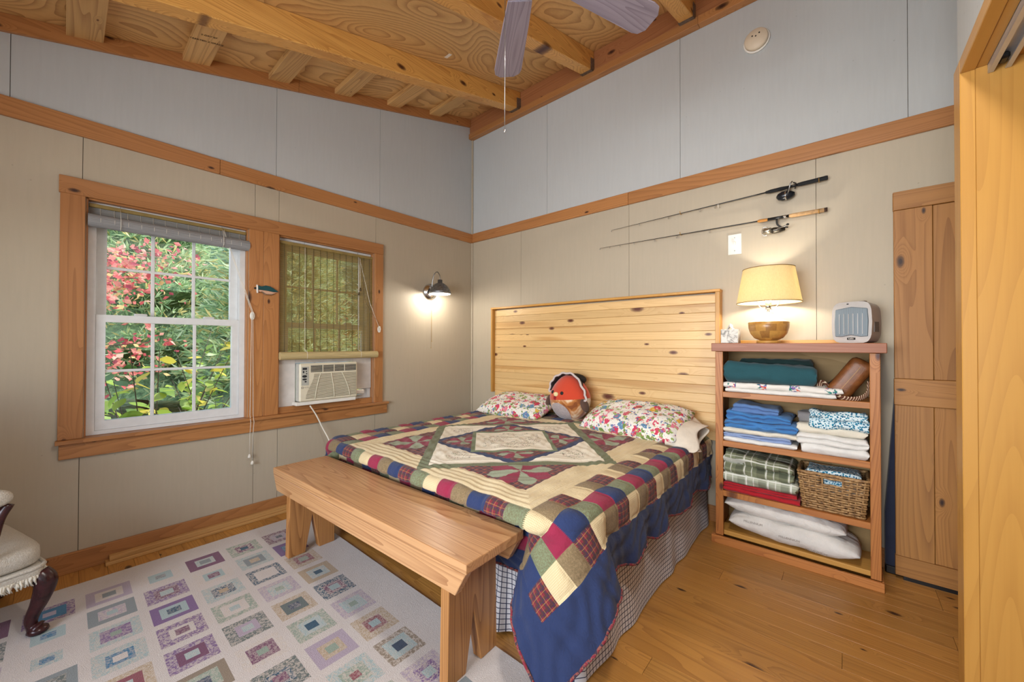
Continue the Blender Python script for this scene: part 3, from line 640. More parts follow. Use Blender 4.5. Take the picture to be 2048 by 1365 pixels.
def drape(S, T):
    X, Y = QC[0]+S, QC[1]+T
    dxr = np.maximum(X-XI1, 0); dxl = np.maximum(XI0-X, 0); dx = dxr+dxl; sgn = np.where(dxl > 0, -1.0, 1.0); dy = np.maximum(YI-Y, 0)
    px = np.clip(X, XI0, XI1); py = np.maximum(Y, YI); 
    # the mattress has rounded corners: near them the overhang is measured from the corner arc
    sgn = np.where(X < 1.49, -1.0, 1.0); RC = np.where(sgn > 0, .19, .07); ccx = np.where(sgn > 0, XI1-RC, XI0+RC); ccy = YI+RC; qx = (X-ccx)*sgn; qy = ccy-Y
    corner = (qx > 0) & (qy > 0); Lq = np.hypot(qx, qy); rho = np.hypot(dx, dy); th = np.arctan2(dy, np.maximum(dx, 1e-9))
    rho = np.where(corner, np.maximum(Lq-RC, 0), rho); th = np.where(corner, np.arctan2(qy, np.maximum(qx, 1e-9)), th); s2 = np.where(corner, np.sin(2*th), 0.0)
    over = corner & (rho > 0); px = np.where(over, ccx+sgn*RC*np.cos(th), np.where(corner, X, px)); py = np.where(over, ccy-RC*np.sin(th), np.where(corner, Y, py))
    out, down = edge_drop(rho)
    footc = np.where((dy > 0) | over, smooth01((th/(math.pi/2)-.35)/.65), 0)
    along = np.where(dx > 0, Y, X)
    # folds of the hanging sides
    amp = smooth01((down-.05)/.30)*.024*(1-.8*footc)*np.where(corner, np.clip(1-s2*1.2, 0, 1), 1)
    ph = Y*2*np.pi/.37+.9*np.sin(Y*5.1)
    wave = .75*amp*(np.sin(ph)+.35*np.sin(2.3*ph+1))
    k = np.where(corner, .34*s2, 0.0)+np.where(rho > 0, .07*(1-footc), 0)
    tuck = footc*(-.075*smooth01((down-.05)/.07))
    hang = np.maximum(down-R_E, 0)
    out = out+np.where(rho > 0, wave+hang*k+tuck, 0)
    dn = np.where(down > R_E, R_E+hang*np.sqrt(np.maximum(1-k*k, .05))*(1-.40*footc), down)
    dn = dn+np.where((dx > 0) & ~corner, .02*smooth01((down-.1)/.25)*np.sin(ph+.8)*(1-footc), 0)
    ox = np.where(rho > 0, np.cos(th)*out*sgn, 0); oy = np.where(rho > 0, -np.sin(th)*out, 0)
    lat = np.where(corner, .40*hang*s2**.8*(np.cos(th)-np.sin(th)), 0.0); ox = ox+lat*.707*sgn; oy = oy+lat*.707
    Z = QTOP-dn
    dome = .012*np.sin(np.clip((X-XI0)/(XI1-XI0), 0, 1)*np.pi)*np.clip((py-YI)/.3, 0, 1); Z = Z+np.where(rho > 0, 0, dome)
    Z = np.maximum(Z, .016+.01*np.abs(np.sin(X*40))*(Z < .016))
    return np.stack([px+ox, py+oy, Z], 1)
def build_quilt():
    N = 372; lim_t = -.035-QC[1]
    g = np.linspace(-QE, QE, N); gt = g[g < lim_t]; gt = np.append(gt, lim_t); nv = len(gt)
    S, T = np.meshgrid(g, gt, indexing='ij'); S = S.ravel(); T = T.ravel()
    P = drape(S, T)
    # quilted relief: seams pulled in, patches puffed
    m = np.maximum(np.abs(S), np.abs(T)); d = np.abs(S)+np.abs(T)
    def seam(f): return 1-np.exp(-(np.abs(f)/.009)**2)
    w = np.where(m > QH, QP, .05)
    fs = np.abs(((np.where(np.abs(S) > QH, np.abs(S)-QH, S+QH)/QP) % 1)-.5)*2; ft = np.abs(((np.where(np.abs(T) > QH, np.abs(T)-QH, T+QH)/QP) % 1)-.5)*2
    puff = np.where((m > QH) & (m < QH+3*QP), (1-fs**4)*(1-ft**4), 0)
    bord = np.where((m <= QH) & (m > .6), np.abs(np.sin((m-.6)/.14*np.pi*4)), 0)
    inn = np.where(m <= .6, .55+.45*np.sin(d*70)*np.sin((S-T)*28), 0)
    nav = np.where(m > QH+3*QP, .5+.5*np.sin(S*45+2*np.sin(T*22))*np.sin(T*45+2*np.sin(S*22)), 0)
    nse = np.array([nz(s*9, t*9, 3.3) for s, t in zip(S, T)])
    h = .009*puff+.006*bord+.006*inn+.012*nav+.009*nse
    Pg = P.reshape(N, nv, 3); du = np.gradient(Pg, axis=0); dv = np.gradient(Pg, axis=1); nr = np.cross(du, dv); nr /= np.linalg.norm(nr, axis=2, keepdims=True)+1e-9
    P = (Pg+nr*h.reshape(N, nv, 1)).reshape(-1, 3); P[:, 2] = np.maximum(P[:, 2], .013)
    Q = gridvf(N, nv)
    # split each cell into the two triangles whose diagonal follows the diamond lines
    sc = S[Q].mean(1)*T[Q].mean(1) > 0
    A = np.where(sc[:, None], np.stack([Q[:, 0], Q[:, 1], Q[:, 3]], 1), np.stack([Q[:, 0], Q[:, 1], Q[:, 2]], 1)); Bq = np.where(sc[:, None], np.stack([Q[:, 1], Q[:, 2], Q[:, 3]], 1), np.stack([Q[:, 0], Q[:, 2], Q[:, 3]], 1))
    TR = np.concatenate([A, Bq]); col, ty = quilt_color(S[TR].mean(1), T[TR].mean(1))
    o = npmesh('quilt', P, TR, quilt_mat()); me = o.data
    a = me.attributes.new('col', 'FLOAT_COLOR', 'FACE'); a.data.foreach_set('color', col.ravel()); b = me.attributes.new('ftype', 'FLOAT', 'FACE'); b.data.foreach_set('value', ty)
    uvgrid(o, S, T, 0, 0)
    tag(o, 'patchwork quilt of burgundy, navy, green and cream squares with a central diamond', 'quilt')
    # bound hem
    G = P.reshape(N, nv, 3); rim = list(G[0, ::-1][::3])+list(G[::3, 0])+list(G[-1, ::3])
    hem = tube('binding', [tuple(p) for p in rim], .0055, plaid_binding(), o, 6); return o
def plaid_binding():
    t = NT('red_plaid_binding'); v = t.obj(False); c = t.ramp(t.noise(v, 90, 1), [(.42, lin('#7c2233')), (.5, lin('#8f5a4a')), (.58, lin('#3a2a3a'))]); t.principled(c, .9); return t.m
build_quilt()

# ---- floral pillows
def floral_mat(name, base='#e9e4dc', sc=1.0):
    t = NT(name)
    v = t.obj()
    wob = t.n('ShaderNodeMix', data_type='VECTOR'); wob.inputs[0].default_value = .06; t.put(wob.inputs[4], v); t.put(wob.inputs[5], t.noise(v, 30*sc, 2, out=1)); v2 = wob.outputs[1]
    c = lin(base)
    vine = t.ramp(t.noise(v2, 34*sc, 2, .5, 3.0), [(.47, 0.0), (.5, 1.0), (.53, 0.0)]); c = t.mix(t.math('MULTIPLY', vine, .6), c, lin('#8a8a5a'))
    for k, (s, r, pal) in enumerate(((15*sc, .42, ['#c83a58', '#d8788c', '#5f86a8', '#d8a83c']), (24*sc, .38, ['#7f9a4a', '#6f8a46', '#8aa060', '#c84a62']), (44*sc, .36, ['#4f6f9a', '#c85a72', '#a4b070', '#8a6aa0']))):
        sh = t.vmath('ADD', v2, (k*3.7, k*1.9, k*5.1)); vo = t.voro(sh, s); cs = t.sep(vo['Color'])
        pc = t.ramp(cs[0], [(0.0, lin(pal[0])), (.3, lin(pal[1])), (.6, lin(pal[2])), (.85, lin(pal[3]))], 'CONSTANT')
        pet = t.math('MULTIPLY_ADD', t.noise(v2, 70*sc, 1), .16, -.08)
        m = t.math('MULTIPLY', t.math('LESS_THAN', t.math('ADD', vo['Distance'], pet), r), t.math('GREATER_THAN', cs[1], .22))
        pc = t.mix(t.math('LESS_THAN', vo['Distance'], r*.35), pc, t.mix(.5, pc, lin('#f0d8c0')))
        c = t.mix(m, c, pc)
    t.principled(c, .9, 0.0, t.bump(t.noise(t.obj(), 16, 3), .3, .01)); return t.m
def pillow(name, L, W, H, mat, M, seed=0, parent=None, wr=1.0):
    nu, nv = 44, 32; V = []
    for side in (1, -1):
        for i in range(nu):
            for j in range(nv):
                u, v = -1+2*i/(nu-1), -1+2*j/(nv-1)
                pin = 1-.10*(abs(u)**2)*(1-abs(v))-.0; pin2 = 1-.12*(1-abs(u))*abs(v)**2
                e = max(0, (1-u**4)*(1-v**4))**.55
                w = .10*nz(u*2.2+seed, v*2.2, side*3)+.05*nz(u*6+seed, v*6, side)
                V.append(Vector((u*L/2*pin2*(1-.03*v*v), v*W/2*pin, side*H/2*e*(1+w*wr*1.5)+.006*nz(u*4, v*4, seed)*e)))
    Q = gridvf(nu, nv); n = nu*nv
    F = np.concatenate([Q, Q[:, ::-1]+n])
    P = np.array([tuple(M @ p) for p in V])
    o = npmesh(name, P, F, mat, parent)
    bm = bmesh.new(); bm.from_mesh(o.data); bmesh.ops.remove_doubles(bm, verts=bm.verts, dist=.0004); bm.to_mesh(o.data); bm.free()
    o.data.polygons.foreach_set('use_smooth', [True]*len(o.data.polygons))
    c = P.mean(0); o.data.transform(Matrix.Translation(-Vector(c))); o.location = Vector(c)
    return o
def RM(loc, rx=0, ry=0, rz=0): return Matrix.Translation(loc) @ Matrix.Rotation(rz, 4, 'Z') @ Matrix.Rotation(ry, 4, 'Y') @ Matrix.Rotation(rx, 4, 'X')
MFL = floral_mat('floral_cotton')
p1 = pillow('pillow', .70, .42, .15, MFL, RM((.92, -.285, .690), math.radians(16), 0, math.radians(4)), 1); tag(p1, 'floral pillow left of the plush bird', 'pillow', 'floral bed pillows')
p2 = pillow('pillow', .74, .42, .17, MFL, RM((2.045, -.285, .703), math.radians(20), 0, math.radians(-3)), 5); tag(p2, 'floral pillow with open cream end near the bookcase', 'pillow', 'floral bed pillows')
MCR = cloth('cream_cotton', '#e4d8c6', wr=.8)
def pcase():
    V = []; nu, nv = 40, 16
    for i in range(nu):
        a = 2*math.pi*i/nu
        for j in range(nv):
            h = j/(nv-1); x = 2.335+.175*h; gy = .20-.05*h+.014*math.sin(a*3+h*5); gz = .078-.045*h+(.010+.012*h)*math.sin(a*2+2+h*3)
            zz = .682+gz*math.sin(a)-.030*h
            y = -.30-.03*h+gy*math.cos(a)
            V.append((x+.018*math.sin(a*4+h*4)*h, y, zz+.36*(y+.30)))
    Q = gridvf(nu, nv); last = np.array([[(nu-1)*nv+j, j, j+1, (nu-1)*nv+j+1] for j in range(nv-1)])
    P = np.array(V)
    o = npmesh('pillowcase_end', P-np.array(p2.location), np.concatenate([Q, last]), MCR, p2)
    m = o.modifiers.new('thickness', 'SOLIDIFY'); m.thickness = .004
pcase()
# ================================================================== PLUSH BIRD
bird = empty('plush_bird', (1.425, -.19, .612), label='round red and brown plush bird with a dark hat leaning on the headboard', cat='plush toy')
def bird_body():
    t = NT('bird_plush'); o = t.obj(False); s = t.sep(o)
    dye = t.ramp(t.noise(o, 9, 3, .6, .8), [(.36, lin('#8a4a1e')), (.47, lin('#c07a3c')), (.56, lin('#e6c9a6')), (.66, lin('#efe3d6'))])
    line = t.math('GREATER_THAN', t.math('ADD', s[2], t.math('MULTIPLY', s[0], -.10)), -.008)
    c = t.mix(line, dye, lin('#cf4527'))
    dx = t.math('SUBTRACT', s[0], -.03); dz = t.math('SUBTRACT', s[2], -.115)
    e = t.math('ADD', t.math('POWER', t.math('DIVIDE', dx, .088), 2.0), t.math('POWER', t.math('DIVIDE', dz, .082), 2.0))
    bel = t.math('MULTIPLY', t.math('LESS_THAN', e, 1.0), t.math('LESS_THAN', s[1], 0.0)); c = t.mix(bel, c, t.mix(t.noise(o, 120, 2), lin('#8d8184'), lin('#c4babb')))
    c = t.mix(t.math('MULTIPLY', t.noise(o, 260, 2), .25), c, lin('#8a6a60'), 'MULTIPLY')
    t.principled(c, .95, 0.0, t.bump(t.noise(o, 260, 2), .3, .004), Sheen_Weight=.4)
    V = []; nu, nv = 40, 30
    for i in range(nv+1):
        f = i/nv; th = -math.pi/2+math.pi*f; z = .172*math.sin(th)
        r = .152*math.cos(th)**.85*(1.0 if z < 0 else 1-.30*(z/.172)**1.3)
        for k in range(nu):
            a = 2*math.pi*k/nu; V.append((r*math.cos(a)*1.04, r*math.sin(a)*.86, z))
    F = [(i*nu+k, i*nu+(k+1) % nu, (i+1)*nu+(k+1) % nu, (i+1)*nu+k) for i in range(nv) for k in range(nu)]
    b = mesh('body', V, F, t.m, bird, True, center=False); b.location = (0, 0, .165); return b
bird_body(); bird.scale = (1.17, 1.12, 1.13)
def bsurf(x, z, off=.0):          # point on the front of the body
    zz = z-.165; th = math.asin(max(-1, min(1, zz/.172))); r = .152*math.cos(th)**.85*(1.0 if zz < 0 else 1-.30*(zz/.172)**1.3)
    yy = -r*.86*math.sqrt(max(.02, 1-(x/(r*1.04))**2)); return (x, yy-off, z)
MBK = plain('black_felt', '#161214', .7); MCRM = plain('cream_felt', '#e8d9a4', .9); MRED = plain('dark_red_felt', '#8e1420', .9); MBRW = cloth('brown_plush', '#5a4238')
for x in (-.085, .005): ellipsoid('eye', bsurf(x, .205, -.002), (.014, .007, .015), MBK, bird, 14, 10)
ellipsoid('beak', bsurf(-.045, .195, .0), (.020, .016, .017), MCRM, bird, 16, 10); ellipsoid('mouth', bsurf(-.05, .168, -.002), (.015, .006, .017), MRED, bird, 14, 10)
for sx, z in ((1, .125), (-1, .135)):
    ellipsoid('wing', (sx*.148, -.045, z), (.020, .045, .052), MBRW, bird, 16, 12, rot=Matrix.Rotation(math.radians(-20*sx), 3, 'Y'))
def hat():
    # scalloped bonnet brim arching over the head: dark outside, pale lining
    V, n = [], 36; m = 6
    for i in range(n):
        a = math.radians(-28+236*i/(n-1)); 
        for j in range(m):
            h = j/(m-1); R = .112+.034*h+.005*h*math.cos(i*1.6)
            drop = .045*smooth01((math.cos(a)-.35)/.6)
            V.append((R*1.05*math.cos(a)+.012, -.015+.075*(1-h)-.045*h, .218+.92*R*max(math.sin(a), -.10)*1.0-drop+.0))
    Q = gridvf(n, m); P = np.array(V)
    o = npmesh('hat', P, Q, MBK, bird); md = o.modifiers.new('t', 'SOLIDIFY'); md.thickness = .008
    edge = [tuple(P[i*m+m-1]) for i in range(n)]
    tube('hat_brim', edge, .008, cloth('pale_plush', '#cbbfbd'), bird, 8)
    ellipsoid('hat_crown', (.015, .045, .30), (.095, .05, .045), MBK, bird, 20, 12)
hat()

# ================================================================== HEADBOARD
hb = empty('headboard', (1.47, 0, .6), label='knotty pine beadboard headboard in a thin pine frame', cat='headboard')
MH = wood(P_HEAD, 'x', 26, 7, .3, .75, .34, .38, .3, .8, .10, 'y', 1.5, .75); n = 16; zt, zb = 1.612, .575; hgt = (zt-zb)/n
for i in range(n):
    z1 = zt-i*hgt; adopt(box('board', .392, 2.533, -.034, -.020, z1-hgt+.0005, z1-.0005, MH, b=.0022), hb)
MHF = wood(P_JAMB, 'z', 12, 8, .4, .2, .4, .4); MHX = wood(P_JAMB, 'x', 12, 8, .4, .2, .4, .4)
adopt(box('frame_stile', .370, .392, -.075, 0, .75, 1.622, MHF), hb); adopt(box('frame_stile', 2.533, 2.562, -.075, 0, .575, 1.622, MHF), hb); adopt(box('frame_rail', .368, 2.564, -.078, 0, 1.622, 1.640, MHX), hb)

# ================================================================== BENCH
bench = empty('bench', (1.43, -2.012, 0.0115), math.radians(2.2), label='pine plank bench with V-notched legs at the foot of the bed', cat='bench')
MBX = wood(P_BENCH, 'x', 34, 5, .28, .12, .6, .30, .5, .7, .05, 'z'); MBZ = wood(('#c08a52', '#ae7640', '#7c4a22', '#5a2a18'), 'z', 40, 6, .25, .05, .7, .4, .5, .7, .05, 'x')
L = .815; W0, W1 = -.165, .155; TZ = .500
box('seat', -L, L, W0, W1, TZ-.036, TZ, MBX, bench, .004, 2)
for y in (W0, W1-.032):
    prism('apron', [(-L+.005, TZ-.037), (L-.005, TZ-.037), (L-.055, TZ-.125), (-L+.055, TZ-.125)], y, y+.032, 'y', MBX, bench, .002)
for sx in (-1, 1):
    x1 = sx*.675+.022; x0 = x1-.044
    a, b = W0+.033, W1-.033
    prism('leg', [(a-.008, 0), (a+.085, 0), (0-.005, .215), (b-.085, 0), (b+.008, 0), (b, TZ-.037), (a, TZ-.037)], x0, x1, 'x', MBZ, bench, .002)

# ================================================================== BOOKCASE
bc = empty('bookcase', (2.97, -.16, 0), label='open pine bookcase of folded linens beside the bed', cat='bookcase')
MSX = wood(P_SHELF, 'x', 26, 6, .3, .3, .5, .42, .35, 1.0, .1, 'z'); MSZ = wood(P_SHELF, 'z', 34, 6, .3, .6, .65, .42, .45, 1.0, .1, 'y', 1.2); MST = wood(P_SHELFT, 'x', 12, 10, .4, .1, .35, .45); MBKP = wood(('#9a7d4e', '#86693c', '#6c5430', '#4a3018'), 'x', 6, 2.2, .8, .05, .5, .6)
def S_(o): return adopt(o, bc)
SX0, SX1, SYF = 2.587, 3.352, -.310
S_(box('top_board', 2.568, 3.376, -.330, -.028, 1.210, 1.262, MST, b=.003)); S_(box('back_cleat', 2.60, 3.34, -.027, -.020, 1.14, 1.282, wood(P_JAMB, 'x', 12, 8, .4, .2, .4, .4)))
S_(box('side_panel', SX0, SX0+.018, SYF+.022, -.032, .045, 1.209, MSZ)); S_(box('side_panel', SX1-.018, SX1, SYF+.022, -.032, .045, 1.209, MSZ))
S_(box('post', SX0, SX0+.043, SYF, SYF+.021, .048, 1.209, MSZ)); S_(box('post', SX1-.041, SX1, SYF, SYF+.021, .048, 1.209, MSZ))
S_(box('back_panel', SX0+.019, SX1-.019, -.031, -.022, .05, 1.209, MBKP))
SH = (.955, .646, .332); 
for z in SH: S_(box('shelf', SX0+.019, SX1-.019, SYF+.002, -.032, z-.034, z, MSX))
S_(box('shelf', SX0+.019, SX1-.019, SYF+.022, -.032, .050, .077, wood(P_JAMB, 'x', 12, 8, .4, .2, .4, .4))); S_(box('plinth', 2.566, 3.362, -.330, SYF-.0005, 0, .047, MSX)); S_(box('plinth_side', SX1+.001, 3.362, SYF, -.03, 0, .047, MSX)); S_(box('plinth_side', 2.566, SX0-.001, SYF, -.03, 0, .047, MSX))

def folded(name, x0, x1, yf, yb, z0, h, mat, layers=2, seed=0, wr=.006, roll=.014, tilt=0.0, slope=0.0, label=None, group=None, parent=None, cat='folded linen', front=0.0):
    """a stack of folded cloth: rounded folds facing the room. tilt: x-end height difference; slope: top falls to one side"""
    nx = 30; prof = []
    nb, nf, ntp = 6, 8*layers+1, 8
    for i in range(nb): prof.append((yb+(yf-yb)*i/nb, 0, 0))
    for i in range(nf):
        t = i/(nf-1); prof.append((yf, t, abs(math.sin(math.pi*layers*t))**.55))
    for i in range(1, ntp+1): prof.append((yf+(yb-yf)*i/ntp, 1, 0))
    for i in range(1, 3): prof.append((yb, 1-i/3, 0))
    m = len(prof); V = []
    for a in range(nx):
        u = a/(nx-1); e = min(1, (u if u < .5 else 1-u)/.045); e = math.sqrt(max(0, 1-(1-e)**2)); x = x0+(x1-x0)*u
        for (y, t, bl) in prof:
            hh = h*(1+slope*(u-.5))
            lay = math.floor(min(t, .999)*layers)
            zz = z0+hh*((t-.5)*(.72+.28*e)+.5)*1.0
            if t > .02: zz += wr*nz(x*9+seed, y*9, lay*2.1+seed)+wr*.6*nz(x*25+seed, y*25, seed+lay)
            zz = max(zz, z0)+tilt*(u-.5)*0
            yy = y-roll*bl+ (wr*1.6*nz(x*8+seed*2, zz*30, seed) if y == yf else 0)+front*(u-.5)
            xx = x+wr*1.3*nz(y*11, zz*40, seed+u*2)*(1 if 0 < a < nx-1 else 1.2)
            V.append((xx, yy, zz))
    F = [(a*m+k, a*m+(k+1) % m, (a+1)*m+(k+1) % m, (a+1)*m+k) for a in range(nx-1) for k in range(m)]
    F += [tuple(range(m-1, -1, -1)), tuple((nx-1)*m+k for k in range(m))]
    o = mesh(name, V, F, mat, parent, True)
    md = o.modifiers.new('es', 'EDGE_SPLIT'); md.split_angle = math.radians(75)
    if label: tag(o, label, cat, group)
    return o
def speckle(name, bg, fg, s=120, thr=.32, fg2=None):
    t = NT(name); v = t.obj(); vo = t.voro(v, s); m = t.math('LESS_THAN', vo['Distance'], thr); c = t.mix(m, lin(bg), t.mix(t.sep(vo['Color'])[0], lin(fg), lin(fg2 or fg)))
    t.principled(c, .9, 0.0, t.bump(t.noise(v, 20, 3), .3, .01)); return t.m
def plaid_mat(name, base, l1, l2, f=9.0):
    t = NT(name); s = t.sep(t.obj(False)); 
    def ln(q, w, o): return t.math('LESS_THAN', t.math('FRACT', t.math('MULTIPLY_ADD', q, f, o)), w)
    z2 = t.math('ADD', s[2], t.math('MULTIPLY', s[1], .8))
    c = t.mix(t.math('MULTIPLY', t.math('ADD', ln(s[0], .35, 0), ln(z2, .35, .2)), .38), lin(base), lin(l1)); c = t.mix(t.math('MULTIPLY', t.math('MAXIMUM', ln(s[0], .07, .6), ln(z2, .09, .7)), .85), c, lin(l2)); c = t.mix(t.math('MULTIPLY', t.math('MAXIMUM', ln(s[0], .05, .25), ln(z2, .05, .45)), .6), c, lin(l2))
    t.principled(c, .92, 0.0, t.bump(t.noise(t.obj(), 22, 3), .35, .012)); return t.m
MTEAL = cloth('teal_fleece', '#1d4e57', wr=.7); MDKG = cloth('dark_green_fleece', '#12302f'); MWS = cloth('white_sheet', '#e6e3de', wr=.9); MIV = cloth('ivory_sheet', '#e3dac8', wr=.9); MBLU = cloth('blue_sheet', '#3f7cba', wr=1.0); MPER = cloth('periwinkle_sheet', '#8fa3cc', wr=.9); MDEN = cloth('denim_blue_cotton', '#5c7fb4', wr=.7); MGRY = cloth('grey_cotton', '#96908f', wr=.8); MRDS = cloth('red_sheet', '#b00f20', wr=.8)
MDOT = speckle('blue_dotted_cotton', '#d3e2e6', '#175a80', 105, .46, '#1f86a4'); MEMB = None
def emb_mat():
    t = NT('embroidered_linen'); v = t.obj(False); s = t.sep(v); c = lin('#e4dfd8')
    cell = t.math('SUBTRACT', t.math('FRACT', t.math('MULTIPLY', s[0], 6.2)), .5); near = t.math('LESS_THAN', t.math('ABSOLUTE', cell), .16)
    n = t.ramp(t.noise(v, 75, 1, .5, .6), [(.50, 0.0), (.53, 1.0)]); hue = t.ramp(t.noise(v, 45, 0), [(.38, lin('#2f7a72')), (.46, lin('#4a5590')), (.54, lin('#8f6aa8')), (.62, lin('#d8583c'))], 'CONSTANT')
    c = t.mix(t.math('MULTIPLY', near, n), c, hue); t.principled(c, .9, 0.0, t.bump(t.noise(v, 25, 3), .25, .01)); return t.m
MEMB = emb_mat()
GL = 'folded linens in the bookcase'
A0 = SX0+.045
z = SH[0]; yf = -.300
folded('folded_sheet', A0+.008, A0+.545, yf+.012, -.06, z, .026, MWS, 1, 1, 0.0043, label='thin white sheet at the bottom of the top-shelf stack', group=GL)
folded('folded_sheet', A0-.004, A0+.575, yf+.016, -.06, z+.026, .034, MEMB, 1, 2, 0.0058, label='white sheet with embroidered flowers under the teal blanket', group=GL)
folded('folded_blanket', A0+.06, A0+.44, -.14, -.05, z+.062, .145, MDKG, 1, 3, 0.0087, .02, label='dark green blanket behind the teal one on the top shelf', group=GL)
folded('folded_blanket', A0+.0, A0+.462, yf+.04, -.16, z+.062, .118, MTEAL, 1, 4, 0.0087, .035, slope=-.22, label='thick teal fleece blanket folded on the top shelf', group=GL)
z = SH[1]
folded('folded_sheet', A0-.003, A0+.370, yf+.010, -.06, z, .026, MWS, 1, 5, 0.0058, label='white sheet at the bottom of the blue stack', group=GL)
folded('folded_sheet', A0-.003, A0+.345, yf+.014, -.06, z+.026, .030, MPER, 2, 6, 0.0072, label='periwinkle sheet between the white and ivory sheets', group=GL)
folded('folded_sheet', A0-.003, A0+.375, yf+.014, -.06, z+.056, .028, MIV, 1, 7, 0.0072, label='ivory sheet under the bright blue sheets', group=GL)
folded('folded_sheet', A0+.0, A0+.375, yf+.016, -.06, z+.084, .052, MBLU, 2, 8, 0.0130, .02, label='lower bright blue crumpled folded sheet', group=GL)
folded('folded_sheet', A0+.012, A0+.345, yf+.030, -.06, z+.136, .050, MBLU, 2, 9, 0.0130, .022, slope=-.3, label='upper bright blue crumpled folded sheet', group=GL)
folded('folded_sheet', A0+.045, A0+.285, yf+.040, -.08, z+.182, .048, MDEN, 2, 10, 0.0087, .014, slope=-.35, label='denim blue folded sheet on top of the blue stack', group=GL)
B0 = A0+.372
folded('folded_sheet', B0+.020, SX1-.045, yf+.010, -.06, z, .050, MWS, 1, 11, 0.0072, .018, label='lowest white sheet of the stack beside the blue linens', group=GL)
folded('folded_sheet', B0+.000, SX1-.045, yf+.012, -.06, z+.050, .056, MWS, 2, 12, 0.0087, .018, label='middle white sheet of the stack beside the blue linens', group=GL)
folded('folded_sheet', B0-.002, SX1-.05, yf+.035, -.06, z+.106, .050, MIV, 1, 13, 0.0101, .024, label='plump ivory sheet just under the blue dotted fabric', group=GL)
folded('folded_sheet', B0+.0, B0+.22, -.19, -.06, z+.156, .055, MGRY, 1, 14, 0.0087, .018, label='grey folded cloth behind the blue dotted fabric', group=GL)
folded('folded_sheet', B0+.055, SX1-.043, yf+.020, -.20, z+.140, .098, MDOT, 2, 15, 0.0145, .02, label='blue and white dotted fabric draped over the white sheets', group=GL)
z = SH[2]
folded('folded_sheet', A0-.003, A0+.385, yf+.012, -.06, z, .028, MRDS, 1, 16, 0.0058, label='lower bright red folded sheet under the plaid flannel', group=GL)
folded('folded_sheet', A0-.003, A0+.372, yf+.014, -.06, z+.028, .030, MRDS, 2, 17, 0.0058, label='upper bright red folded sheet touching the plaid flannel', group=GL)
MPLD = plaid_mat('green_plaid_flannel', '#7f8468', '#45493c', '#dcdcd2')
folded('folded_sheet', A0-.003, A0+.375, yf+.012, -.06, z+.058, .062, plaid_mat('pale_plaid_flannel', '#b4b7a4', '#6a6f5c', '#e6e6de'), 1, 18, 0.0116, .02, slope=-.2, label='pale green plaid flannel sheet on the red sheets', group=GL)
folded('folded_sheet', A0+.0, A0+.355, yf+.024, -.06, z+.114, .118, MPLD, 2, 19, 0.0145, .03, slope=-.45, label='thick green and grey plaid flannel on top of its stack', group=GL)
# pillows on the bottom shelf
MPW = cloth('white_pillow', '#ded9d2', wr=1.2, bump=.25)
pA = pillow('stored_pillow', .63, .27, .125, MPW, RM((2.965, -.170, .143), 0, math.radians(1.5), 0), 21, wr=1.8); tag(pA, 'lower white pillow with printed lettering on the bottom shelf', 'pillow', 'pillows stored in the bookcase')
pB = pillow('stored_pillow', .60, .26, .095, MPW, RM((2.925, -.160, .240), 0, math.radians(2.0), 0), 33, wr=1.8); tag(pB, 'upper white pillow squeezed under the shelf', 'pillow', 'pillows stored in the bookcase')
from mathutils.bvhtree import BVHTree
def pill_text(px, py, o, s='MILLENNIUM'):
    """lettering printed on the pillow: laid on the surface where the line of sight meets it"""
    bv = BVHTree.FromPolygons([tuple(o.location+v.co) for v in o.data.vertices], [tuple(p.vertices) for p in o.data.polygons]); hit = bv.ray_cast(Vector(CAM), Vector(ray(px, py)).normalized())
    if hit[0] is None: return
    n = hit[1] if hit[1].dot(Vector(CAM)-hit[0]) > 0 else -hit[1]; n = (n+Vector((0, -.4, .2))).normalized(); xa = (Vector((1, 0, 0))-n*n.x).normalized(); ya = n.cross(xa); c = hit[0]+n*.0045-Vector(o.location)
    text_mesh('printed_lettering', s, .017, plain('faint_print', '#9c958e', .9), o, Matrix(((xa.x, ya.x, n.x, c.x), (xa.y, ya.y, n.y, c.y), (xa.z, ya.z, n.z, c.z), (0, 0, 0, 1))), .0003)
for q in ((1506, 1047), (1512, 1069), (1578, 1078), (1632, 1104)): pill_text(*q, pA)
